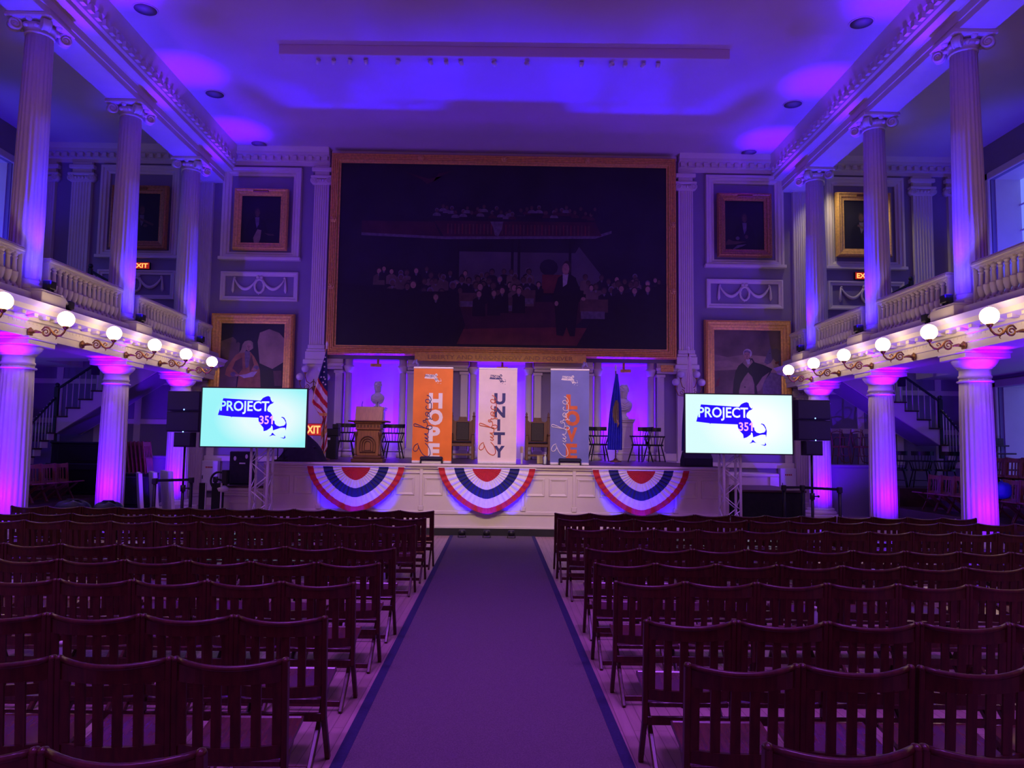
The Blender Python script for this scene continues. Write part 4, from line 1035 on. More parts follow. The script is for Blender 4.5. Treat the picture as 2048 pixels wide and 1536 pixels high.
b = B(); b.box((-.27, -.02, 0), (.27, .02, .30), 0, .006); o = b.build('reading_board', 'oak', t); o.location = (-.01, -.12, .81); o.rotation_euler = (R(-18), 0, 0)
b = B()
for x in (-.17, .13): b.tube([(x, .0, 1.07), (x, -.02, 1.14), (x+.02, -.05, 1.20)], .006, 6)
b.build('gooseneck_microphone', 'black', t)

def bust(x, Y, zb, H, face, lab, socle_h):
    """marble head on draped shoulders; face = yaw"""
    t = thing('marble_bust', lab, 'bust', (x, Y, zb), 0, 'marble busts in the alcoves')
    b = B()
    sh = zb
    b.lathe([(.13, 0), (.13, .05), (.10, .07), (.075, .10), (.07, .14), (.10, .17)], n=24, mod=None)
    o = b.build('socle', 'white', t); o.scale = (1, 1, socle_h/.17)
    b = B(); z = socle_h
    prof = [(.13, z), (.18, z+.04), (.215, z+.12), (.228, z+.20), (.21, z+.26), (.15, z+.315), (.092, z+.345), (.082, z+.37), (.08, z+.42), (.085, z+.46)]
    b.lathe([(r_, q) for r_, q in prof], n=32, X=Matrix.Diagonal((1, .62, 1, 1)))
    for k in range(4): b.tube([(-.2+.05*k, -.10-.01*k, z+.10+.05*k), (0, -.145, z+.06+.05*k), (.17-.02*k, -.10, z+.14+.05*k)], [.012, .02, .012], 6)
    X_ = Matrix.Translation((0, -.01, z+.545)) @ Matrix.Rotation(face, 4, 'Z') @ Matrix.Scale(1.36, 4)
    # head: skull, jaw, brow, nose, lips, chin, ears, hair
    n = 24; rings = []
    hp = [(-.14, .028, .035), (-.125, .05, .065), (-.09, .062, .083), (-.05, .070, .088), (0, .076, .092), (.04, .079, .096), (.08, .074, .090), (.11, .055, .07), (.128, .028, .035), (.133, .001, .001)]
    vs = []
    for zz, rx, ry in hp:
        for i in range(n):
            a = 2*PI*i/n; yy = -ry*math.cos(a); xx = rx*math.sin(a)
            f_ = max(0, math.cos(a))
            if -.1 < zz < .05 and f_ > .97: yy -= .006
            vs.append((xx, yy+.012*(zz < -.05), zz))
    fs = [(j*n+i, j*n+(i+1) % n, (j+1)*n+(i+1) % n, (j+1)*n+i) for j in range(len(hp)-1) for i in range(n)]
    b.add(vs, fs, 0, True, X_)
    b.add([(-.012, -.088, .02), (.012, -.088, .02), (.02, -.085, -.045), (-.02, -.085, -.045), (0, -.096, .015), (0, -.122, -.038)], [(0, 4, 5, 3), (4, 1, 2, 5), (3, 5, 2)], 0, True, X_)
    for s in (-1, 1):
        b.ball((s*.032, -.086, .024), .020, n=10, sc=(1, .4, .5), X=X_); b.ball((s*.03, -.093, .040), .024, n=10, sc=(1.1, .4, .25), X=X_); b.ball((s*.078, .0, -.01), .026, n=8, sc=(.4, .7, 1.2), X=X_)
    b.ball((0, -.086, -.072), .022, n=10, sc=(1.1, .5, .28), X=X_); b.ball((0, -.083, -.083), .02, n=10, sc=(1, .5, .3), X=X_); b.ball((0, -.074, -.118), .026, n=10, sc=(1, .7, .7), X=X_)
    b.build('figure', 'white', t)
    b = B(); rr = random.Random(5)
    for k in range(60):
        a = rr.uniform(.7, 2*PI-.7); zz = rr.uniform(.0, .12); r_ = .09*math.sqrt(max(.05, 1-(zz/.14)**2))
        b.ball((r_*math.sin(a)*.88, -r_*math.cos(a)*1.02, zz), .022, n=6, X=X_)
    for k in range(14): b.ball((rr.uniform(-.05, .05), rr.uniform(-.08, .05), rr.uniform(.10, .13)), .024, n=6, X=X_)
    b.build('hair', 'white', t)
    k = H/(socle_h+.73); t.scale = (k, k, k)
    return t
def pedestal(x, Y, h, lab):
    t = thing('pedestal', lab, 'pedestal', (x, Y, ST), 0, 'bust pedestals')
    b = B(); b.box((-.26, -.20, 0), (.26, .20, .16), 0, .01); b.box((-.24, -.18, .16), (.24, .18, .24), 0, .02); b.build('base', 'trim', t)
    b = B(); b.box((-.20, -.15, .24), (.20, .15, h-.10)); b.ring(-.14, .14, .36, h-.22, -.15, [(-.01, 0), (0, .01), (.02, .012), (.03, 0)]); b.build('shaft', 'trim', t)
    b = B(); b.box((-.23, -.18, h-.10), (.23, .18, h-.05), 0, .01); b.box((-.25, -.20, h-.05), (.25, .20, h), 0, .01); b.build('cap', 'trim', t)
pedestal(-3.42, 21.3, 1.38, 'white panelled pedestal behind the lectern, under the curly-haired bust'); bust(-3.42, 21.3, ST+1.38, .72, R(-38), 'white marble bust in the alcove behind the lectern, facing the flag', .12)
pedestal(3.44, 21.25, 1.15, 'white panelled pedestal beside the blue flag'); bust(3.40, 21.25, ST+1.15, .95, R(30), 'white marble bust in the alcove beside the blue flag', .17)
for x, z, lab, w2 in ((-3.47, 3.90, 'small gilt label board over the bust behind the lectern', .15), (0.02, 3.86, 'small gilt label board over the white banner', .155), (3.44, 3.84, 'small gilt label board over the bust beside the blue flag', .145)):
    t = thing('label_board', lab, 'sign', (x, 21.16, z), 0, 'gilt label boards over the alcoves')
    B().box((-w2, -.01, -.045), (w2, .012, .045), 0, .01).build('board', 'gold', t)
    b = B(); b.box((-w2*.7, -.014, .008), (w2*.7, -.01, .022)); b.box((-w2*.6, -.014, -.022), (w2*.6, -.01, -.010)); b.build('lettering', 'golddark', t)
    b = B(); b.box((-.03, .012, -.01), (.03, .38, .02)); b.box((-.03, .35, -.01), (.03, .38, .30)); b.build('hanger', 'golddark', t)
t = thing('wall_plaque', 'square gilt plaque with dark capitals at the painting corner beside the blue-banner-side sconce', 'sign', (4.63, 21.34, 3.94))
B().box((-.18, -.01, -.09), (.18, .02, .10), 0, .01).build('board', 'gold', t)
b = B(); b.box((-.14, -.014, .045), (.14, -.01, .062))
for k in range(8): b.box((-.145+k*.037, -.014, -.02), (-.122+k*.037, -.01, .02))
b.box((-.14, -.014, -.065), (.14, -.01, -.05)); b.build('lettering', 'golddark', t)

# Windsor armchairs
def windsor(lab):
    t = thing('windsor_chair', lab, 'chair', (0, 0, 0), 0, 'black spindle-back armchairs on the stage')
    P = [(.24*math.cos(a)*(1.0), .21*math.sin(a)) for a in [2*PI*i/24 for i in range(24)]]
    B().prism(P, lambda u, v, w2: (u, v, w2), .40, .445).build('seat', 'blackp', t)
    for sx in (-1, 1):
        for sy in (-1, 1): B().tube([(sx*.15, sy*.12, .40), (sx*.19, sy*.165, .2), (sx*.225, sy*.21, 0)], [.014, .020, .012], 8).build('leg', 'blackp', t)
    b = B()
    for sx in (-1, 1): b.cyl((sx*.197, -.175, .17), (sx*.197, .175, .17), .010, n=8)
    b.cyl((-.197, 0, .17), (.197, 0, .17), .010, n=8); b.build('stretcher', 'blackp', t)
    # bent arm rail round the back, then a raised crest board
    A = [(.27*math.sin(a), .24*math.cos(a), .645) for a in [R(q) for q in range(-125, 126, 10)]]
    B().tube(A, .019, 8).build('arm_rail', 'blackp', t)
    b = B()
    for q in range(-120, 121, 20):
        a = R(q); b.cyl((.20*math.sin(a), .175*math.cos(a), .44), (.262*math.sin(a), .235*math.cos(a), .64), .0085, n=6)
    for q in range(-40, 41, 16):
        a = R(q); b.cyl((.262*math.sin(a), .235*math.cos(a), .64), (.275*math.sin(a), .28*math.cos(a), .80), .0085, n=6)
    b.build('spindles', 'blackp', t)
    b = B()
    P = [R(q) for q in range(-52, 53, 8)]
    for j in range(len(P)-1): 
        a, c = P[j], P[j+1]; f = lambda a_, r_, z_: (.30*math.sin(a_)*r_, .29*math.cos(a_)*r_, z_)
        b.add([f(a, .98, .78), f(c, .98, .78), f(c, 1.0, .88), f(a, 1.0, .88), f(a, 1.07, .78), f(c, 1.07, .78), f(c, 1.09, .88), f(a, 1.09, .88)], [(0, 1, 2, 3), (5, 4, 7, 6), (3, 2, 6, 7), (1, 0, 4, 5), (0, 3, 7, 4), (1, 5, 6, 2)])
    b.build('crest_rail', 'blackp', t)
    freeze(t); return t
w0 = windsor('black spindle-back armchair between the striped flag and the lectern')
w0.location = (-3.93, 19.6, ST+.006); w0.rotation_euler = (0, 0, R(8))
for x, y, a, lab in ((-2.72, 19.7, -4, 'black spindle-back armchair half hidden by the orange banner'), (-3.25, 20.0, 0, 'black spindle-back armchair directly behind the lectern'), (2.5, 19.6, 5, 'black spindle-back armchair half hidden by the blue banner'),
                     (3.52, 19.3, -50, 'black spindle-back armchair in front of the bust pedestal, turned sideways'), (3.95, 19.75, 8, 'black spindle-back armchair nearest the white-flag end of the stage')):
    dup(w0, (x, y, ST+.006), R(a), lab.replace('nearest', 'at'))
# carved throne chairs
def throne(lab):
    t = thing('throne_chair', lab, 'armchair', (0, 0, 0), 0, 'carved throne chairs')
    for s in (-1, 1):
        b = B(); b.box((s*.29-.035, .20, 0), (s*.29+.035, .27, 1.12), 0, .008); b.lathe([(.035, 1.12), (.045, 1.14), (.02, 1.17), (.03, 1.21), (.001, 1.27)], c=(s*.29, .235, 0), n=10); b.build('rear_post', 'throne', t)
        B().box((s*.29-.035, -.27, 0), (s*.29+.035, -.20, .64), 0, .008).build('front_leg', 'throne', t)
        b = B(); b.box((s*.29-.04, -.29, .64), (s*.29+.04, .22, .69), 0, .012); b.box((s*.29-.03, -.2, .34), (s*.29+.03, .2, .40)); b.build('armrest', 'throne', t)
    b = B(); P = [(-.26, .42), (-.26, 1.05), (-.20, 1.00), (-.12, 1.02), (-.10, 1.12), (.10, 1.12), (.12, 1.02), (.20, 1.00), (.26, 1.05), (.26, .42)]
    b.prism(P, lambda u, v, w2: (u, w2, v), .21, .25); b.build('back_panel', 'throne', t)
    B().box((-.17, .185, .50), (.17, .215, .98), 0, .015).build('back_cushion', 'leather', t)
    b = B(); b.box((-.27, -.25, .34), (.27, .22, .42), 0, .01); b.build('seat_frame', 'throne', t); B().box((-.25, -.25, .42), (.25, .19, .48), 0, .025).build('seat_cushion', 'leather', t)
    B().box((-.27, -.04, .10), (.27, .0, .15)).build('stretcher', 'throne', t)
    freeze(t); return t
th = throne('carved oak throne chair between the orange and white banners'); th.location = (-1.0, 20.2, ST)
dup(th, (.98, 20.2, ST), 0, 'carved oak throne chair between the white and blue banners')
# small things near the thrones
t = thing('water_bottle', 'clear water bottle on the deck beside the blue banner', 'bottle', (.93, 15.5, ST))
B().lathe([(.0, 0), (.033, 0), (.035, .02), (.035, .13), (.014, .17), (.014, .18)], n=16).build('body', 'plastic', t); B().lathe([(.0165, .178), (.0165, .20), (0, .20)], n=12).build('cap', 'inkwhite', t)
t = thing('carton', 'small pale card box standing behind the water bottle', 'box', (.86, 16.3, ST)); B().box((-.06, -.05, 0), (.06, .05, .16), 0, .004).build('body', 'carton', t); B().box((-.062, -.052, .15), (.062, .052, .166), 0, .003).build('lid', 'carton', t)
t = thing('paper_sheet', 'white sheet of paper lying flat at the stage edge by the water bottle', 'paper', (.72, 15.1, ST)); B().box((-.13, -.10, 0), (.13, .10, .004)).build('sheet', 'inkwhite', t)
t = thing('outlet_box', 'small yellow box on the wall edge beside the white banner', 'box', (.46, 15.6, ST+.22)); B().box((-.03, -.02, 0), (.03, .02, .13), 0, .005).build('body', 'carton', t); B().box((-.018, -.01, -.22), (.018, .01, .0)).build('post', 'metal', t)
# music stand-like black shelf stack behind the flag
t = thing('equipment_rack', 'stepped black equipment case between the striped flag and the armchair', 'case', (-4.03, 18.6, ST))
b = B(); b.box((-.12, -.15, 0), (.12, .15, .55), 0, .01); b.box((-.12, -.15, .55), (.16, .15, .72), 0, .01); b.box((.02, -.15, .72), (.16, .15, .83), 0, .01); b.build('case', 'black', t); B().box((-.1, -.156, .45), (-.02, -.15, .5)).build('label_strip', 'inkwhite', t)
t = thing('light_wood_stack', 'low stack of pale boards under the armchair behind the lectern', 'boards', (-3.7, 20.9, ST)); b = B()
for k in range(3): b.box((-.32+.03*k, -.12, .085*k), (.30, .12, .085*k+.075), 0, .006)
b.build('boards', 'trim', t)

# flags
def flagpole(x, Y, H, lab, cat='flag'):
    t = thing('flag', lab, cat, (x, Y, ST), 0, 'flags on poles'); B().cyl((0, 0, .05), (0, 0, H-.16), .014, n=10).build('pole', 'throne', t)
    B().lathe([(.15, 0), (.15, .02), (.06, .05), (.03, .09)], n=20).build('foot', 'brass', t)
    B().lathe([(.012, H-.18), (.025, H-.16), (.012, H-.14), (.025, H-.10), (.03, H-.06), (.001, H)], n=10).build('finial', 'metal', t)
    return t
t = flagpole(-3.82, 16.8, 2.60, 'furled red and white striped flag with white stars on navy, gold fringed')
def us(u, v):
    # v runs down the pole, u from the free edge (0) to the pole (1)
    L = [(0, -.0), (.16, -.09), (.34, -.20), (.50, -.27), (.58, -.16), (.66, -.03), (.80, -.05), (.9, -.03), (1, -.02)]
    Rr = [(0, .01), (.3, .05), (.6, .06), (.72, .06), (.85, .08), (.92, .09), (1, .02)]
    def itp(T, q):
        for (a, p), (c, s_) in zip(T, T[1:]):
            if q <= c: return p+(s_-p)*(q-a)/(c-a)
        return T[-1][1]
    x = itp(L, v)+(itp(Rr, v)-itp(L, v))*u
    y = -.03-.045*math.sin(u*9+v*2)*min(1, v*4)*(.4+.6*(1-u))
    return (x, y, 2.40-2.30*v)
def usm(u, v):
    d = v-(.16*u if v < .62 else -.25*u)
    if u < .05 and .30 < v < .62: return 3
    if .60 < v < .63 or abs((v-.70)-.10*(1-u)) < .013 or abs((v-.82)+.06*u) < .022 or v > .965: return 3
    if v < .33+.14*(u-.5): return 2
    return 0 if int((d+.005)/.058) % 2 == 0 else 1
b = B(); b.grid(us, 40, 110, usm)
for u, v in ((.35, .11), (.5, .16), (.55, .21), (.3, .26), (.62, .26), (.78, .28), (.58, .31), (.85, .33), (.4, .07)):
    px, py, pz = us(u, v)
    P = [(px+(.028 if k % 2 == 0 else .011)*math.sin(k*PI/5), pz+(.028 if k % 2 == 0 else .011)*math.cos(k*PI/5)) for k in range(10)]
    b.poly(P, lambda a, c: (a, py-.02, c), 1)
b.build('cloth', ['red', 'whitecloth', 'bluecloth', 'gold'], t)
def furled(t, H, w0_, cl, band=None, extra=None):
    def fn(u, v):
        wd = .03+w0_*math.sin(min(1, v*1.15)*PI*.5)
        a = (u-.5)*2; return (a*wd+.02-.05*v, -.04-.04*math.cos(u*PI*7)*min(1, v*3)-.03*(1-a*a), H-.25-v*(H-.55))
    b = B(); b.grid(fn, 40, 40, (lambda u, v: 1 if band and band(u, v) else 0)); b.build('cloth', cl, t)
t = flagpole(2.88, 19.2, 2.45, 'furled blue state flag with a round pale seal beside the marble bust'); furled(t, 2.45, .16, ['bagblue', 'ptan'], lambda u, v: ((u-.55)/.32)**2+((v-.50)/.15)**2 < 1 and u < .75)
B().tube([(.02, -.09, 1.05), (.05, -.11, .95), (.03, -.11, .86)], [.02, .03, .012], 8).build('tassel', 'pskin', t)
t = flagpole(4.33, 17.6, 2.72, 'furled white flag with a blue lower panel beside the white-slide screen'); furled(t, 2.72, .13, ['whitecloth', 'bluecloth'], lambda u, v: (u < .35 and v > .45) or .72 < v < .74)

# wall candelabra with unlit globes
for s in (-1, 1):
    t = thing('candelabra_sconce', 'brass four-globe wall sconce with unlit frosted globes %s' % ('behind the striped flag' if s < 0 else 'behind the white flag'), 'wall lamp', (s*5.18, WY-.24, 3.25), 0, 'four-globe sconces on the pedestals')
    b = B(); b.lathe([(.0, .06), (.05, .05), (.08, 0)], n=16, X=Matrix.Translation((0, .07, 0)) @ Matrix.Rotation(PI/2, 4, 'X')); b.tube([(0, 0, -.12), (0, -.06, -.02), (0, -.06, .25)], [.012, .02, .012], 8); b.tube([(0, -.04, -.06), (0, -.02, -.18)], [.02, .004], 8); b.build('stem', 'brass', t)
    for x, z in ((-.22, .52), (.22, .52), (-.36, .30), (.36, .30)):
        q = 1 if x > 0 else -1; b = B()
        b.tube([(0, -.06, .05 if abs(x) > .3 else .2), (x*.4, -.10, -.08 if abs(x) > .3 else .12), (x*.8, -.12, -.06 if abs(x) > .3 else .18), (x, -.13, z-.20), (x, -.13, z-.13)], .012, 8)
        if abs(x) > .3: spiral(b, (x*.5, -.10, .02), (q, 0, 0), (0, 0, 1), .08, 1.5, .012)
        b.lathe([(.01, -.14), (.045, -.10), (.03, -.09)], c=(x, -.13, z), n=12); ar = b.build('arm', 'brass', t)
        B().ball((x, -.13, z), .105, n=20).build('globe', 'ball', ar)

# exit signs
def exit_sign(x, y, z, w_, h, rz, lab, txt='EXIT'):
    t = thing('exit_sign', lab, 'sign', (x, y, z), rz, 'red exit signs'); B().box((-w_/2, 0, 0), (w_/2, .08, h), 0, .008).build('case', 'black', t)
    B().box((-w_/2+.012, -.004, .012), (w_/2-.012, 0, h-.012)).build('face', 'exitred', t)
    b = B(); fit_text(b, txt, -w_*.40, w_*.40, h*.18, h*.82, -.008, 0, .03); b.build('letters', 'exitlet', t)
exit_sign(-10.2, WY-.10, 6.55, .52, .20, 0, 'glowing red EXIT sign under the gallery portrait on the lectern side')
exit_sign(10.25, WY-.10, 6.57, .52, .22, 0, 'glowing red EXIT sign under the gallery portrait on the blue banner side')
exit_sign(-5.03, 20.6, 1.93, .56, .33, 0, 'glowing red EXIT sign low beside the striped flag')
B().box((-.02, .03, -1.93), (.02, .06, 0)).build('post', 'metal', bpy.data.objects['exit_sign.002'])
# mic stand
t = thing('microphone_stand', 'thin black microphone stand beside the striped flag', 'microphone stand', (-4.05, 16.2, ST))
B().cyl((0, 0, .02), (0, 0, .85), .008, n=8).build('pole', 'black', t); B().lathe([(.10, 0), (.10, .015), (.02, .03)], n=16).build('base', 'black', t); B().cyl((0, 0, .80), (.02, -.02, .96), .012, n=8).build('microphone', 'black', t)
# ================================================================= equipment beside the stage
t = thing('plinth', 'white panelled plinth with a dark top carrying the black case', 'plinth', (-5.09, 15.75, 0))
b = B(); b.box((-.40, -.28, 0), (.40, .28, .66), 0, .01); b.ring(-.22, .22, .15, .52, -.28, [(-.01, 0), (0, .008), (.02, .012), (.03, 0)]); b.box((-.43, -.31, .66), (.43, .31, .70), 0, .012); b.box((-.41, -.29, .70), (.41, .29, .76), 0, .01); b.box((-.44, -.32, .76), (.44, .32, .83), 0, .02); b.build('body', 'trim', t)
B().box((-.46, -.34, .83), (.46, .34, .87), 0, .008).build('top_board', 'stair', t)
t = thing('road_case', 'tall black case with two pale stickers standing on the white plinth', 'case', (-5.20, 15.75, .87))
b = B(); b.box((-.20, -.2, .02), (.20, .2, .67), 0, .015); b.box((-.19, -.19, 0), (.19, .19, .02)); b.build('shell', 'cloth_black', t)
b = B()
for x, z in ((-.09, .53), (.14, .57)): b.prism(ell(x, z, .026, .045), lambda u, v, w2: (u, w2, v), -.204, -.2)
b.build('sticker', 'panelw', t); B().box((.0, -.206, .42), (.12, -.198, .445), 0, .003).build('handle', 'metal', t)
t = thing('followspot', 'black round-hooped spotlight with a pale lens hood beside the black case', 'spotlight', (-5.44, 15.16, .72))
b = B(); b.tube([(.16*math.cos(a), -.02, .25+.17*math.sin(a)) for a in [2*PI*i/20 for i in range(20)]], .022, 8, closed=True); b.build('hoop', 'black', t)
b = B(); b.box((.06, -.06, .18), (.16, .1, .46), 0, .01); b.tube([(-.10, -.02, .30), (.08, -.02, .25)], .02, 8); b.build('housing', 'black', t)
B().lathe([(.02, 0), (.10, .02), (.115, .08), (.06, .13)], c=(.08, -.04, .03), n=20).build('lens_hood', 'metal', t)
b = B(); b.cyl((.08, 0, -.69), (.08, 0, .2), .02, n=10); b.box((-.1, -.12, -.72), (.26, .12, -.69), 0, .004); b.build('floor_stand', 'black', t)
for i, (x, w2) in enumerate(((-5.72, .12), (-5.45, .17))):
    t = thing('masking_flat', 'upright black panel %s the round-hooped spotlight' % ('standing before' if i else 'at the outer edge of'), 'panel', (x, 15.05, 0), 0, 'black panels by the plinth')
    B().box((-w2/2, -.02, .02), (w2/2, .02, .93), 0, .004).build('panel', 'cloth_black', t); B().box((w2/2, -.02, 0), (w2/2+.015, .02, .93)).build('edge_strip', 'metal', t); B().box((-w2/2-.03, -.1, 0), (w2/2+.03, .1, .02)).build('foot', 'black', t)
t = thing('covered_monitor', 'lumpy black cloth-covered equipment at the stage corner below the cyan screen', 'equipment', (-3.95, 15.6, ST))
def hump(u, v):
    a = (u-.5)*2; c = (v-.5)*2; h = .52*max(0, (1-abs(a)**3))*max(0, 1-abs(c)**3)*(1+.10*math.sin(5*a+2))
    return (a*.44, c*.3, h)
b = B(); b.grid(hump, 24, 14); b.build('cloth_cover', 'cloth_black', t); B().box((-.3, -.2, 0), (.3, .2, .3), 0, .02).build('body', 'black', t)
t = thing('monitor_stand', 'small black folding frame next to the cloth-covered equipment', 'stand', (-4.28, 15.2, ST)); b = B()
for s in (-1, 1): b.beam((s*.06, 0, 0), (s*.06, 0, .28), .015, .015)
b.beam((-.10, .02, 0), (.12, .02, .24), .02, .015); b.beam((-.08, 0, .28), (.08, 0, .28), .015, .015); b.build('frame', 'black', t); B().box((-.13, -.06, 0), (.13, .06, .03)).build('base', 'black', t)
t = thing('floor_monitor', 'wedge-shaped black stage monitor below the white screen', 'loudspeaker', (3.97, 15.5, ST))
b = B(); b.prism([(-.2, 0), (.2, 0), (.2, .12), (.0, .30), (-.2, .16)], lambda u, v, w2: (w2, u, v), -.28, .28); b.build('cabinet', 'cloth_black', t); B().box((-.25, -.206, .02), (.25, -.198, .14)).build('grille', 'grille', t)
t = thing('white_cloth_heap', 'crumpled white cloth draped by the wedge monitor', 'cloth', (4.24, 17.0, ST))
b = B(); b.grid(lambda u, v: (.16*(u-.5)*2*(1+.2*math.sin(9*v)), .2*(v-.5)*2, .20*max(0, 1-abs(2*u-1)**2)*(1-.5*abs(2*v-1))+.012*math.sin(17*u+9*v)+.012), 24, 18); b.build('cloth', 'whitecloth', t)
t = thing('skirted_platform', 'low platform with a black carpeted skirt beside the truss under the white screen', 'platform', (5.45, 16.58, 0))
b = B(); b.box((-.78, -1.05, .0), (.72, 1.0, .86), 0, .01); b.build('skirt', 'cloth_black', t); B().box((-.80, -1.08, .86), (.74, 1.02, .91), 0, .008).build('top_board', 'stair', t)
b = B(); b.box((4.5, 20.0, 1.02), (7.25, 21.4, 1.10), 0, .015); b.box((4.5, 20.05, 0), (7.2, 21.4, 1.02)); b.box((7.0, 19.98, .72), (7.24, 20.2, 1.02), 0, .01); trim(b)
for s in (-1, 1):
    t = thing('electrical_box', 'white wall cabinet with a small red label %s' % ('beside the lower pilaster behind the black case' if s < 0 else 'behind the black-skirted platform'), 'cabinet', (s*7.95, 21.3, .40), 0, 'white wall cabinets')
    B().box((-.22, -.06, 0), (.22, .13, .82), 0, .01).build('body', 'panelw', t); dr = B().box((-.20, -.07, .02), (.20, -.06, .80), 0, .004).build('door', 'panelw', t)
    b = B()
    for k in range(4): b.box((-.10+.05*k, -.074, .62), (-.062+.05*k, -.07, .66))
    b.build('red_label', 'redmark', dr); B().box((-.185, -.08, .32), (-.165, -.07, .42)).build('handle', 'black', dr)

def stanchion(x, y, lab):
    t = thing('belt_stanchion', lab, 'stanchion', (x, y, 0), 0, 'belt stanchions')
    B().lathe([(.17, 0), (.17, .015), (.05, .04), (.03, .05)], n=24).build('base', 'black', t); B().cyl((0, 0, .04), (0, 0, .92), .032, n=14).build('post', 'black', t); B().box((-.042, -.042, .92), (.042, .042, 1.03), 0, .01).build('belt_head', 'black', t); return t
SP = [(-6.42, 14.55, 'black belt stanchion at the outer side of the loudspeaker stand by the leaning boards'), (-5.98, 15.15, 'black belt stanchion directly behind the loudspeaker stand, lectern side'), (-5.98+.30, 15.6, 'black belt stanchion between the loudspeaker stand and the black panels'),
      (6.44, 14.55, 'black belt stanchion outside the loudspeaker stand, blue-banner side'), (5.98, 15.18, 'black belt stanchion at the platform corner by the loudspeaker stand'), (5.60, 15.15, 'black belt stanchion in front of the black-skirted platform')]
for a in SP: stanchion(*a)
for (p, q, lab) in ((SP[0], SP[1], 'black retractable belt beside the leaning boards'), (SP[3], SP[4], 'black retractable belt crossing behind the loudspeaker stand'), (SP[4], SP[5], 'short black retractable belt along the skirted platform')):
    t = thing('retractable_belt', lab, 'belt', (0, 0, 0), 0, 'stanchion belts'); d = (Vector((q[0]-p[0], q[1]-p[1], 0))).normalized()*.043
    b = B(); b.beam((p[0]+d.x, p[1]+d.y, .985), (q[0]-d.x, q[1]-d.y, .985), .004, .05, 0, 0, (0, 0, 1)); b.build('belt', 'bag', t)
for i, (x, y, a, lab) in enumerate(((-7.98, 17.45, -62, 'white board leaning upright nearest the column, outermost of three'), (-7.74, 17.6, -60, 'white board leaning in the middle of three'), (-7.50, 17.75, -56, 'broad white board lit violet, innermost of three leaning boards'))):
    t = thing('white_board', lab.replace('nearest', 'beside'), 'board', (x, y, 0), R(a), 'leaning white boards')
    b = B(); b.box((-.55, -.035, 0), (.55, .035, 1.02+.02*i), 0, .006); o = b.build('panel', 'panelw', t); o.rotation_euler = (R(5), 0, 0); b = B(); b.box((-.55, -.04, .0), (-.53, .04, 1.0)); o = b.build('edge_band', 'trim', t); o.rotation_euler = (R(5), 0, 0)

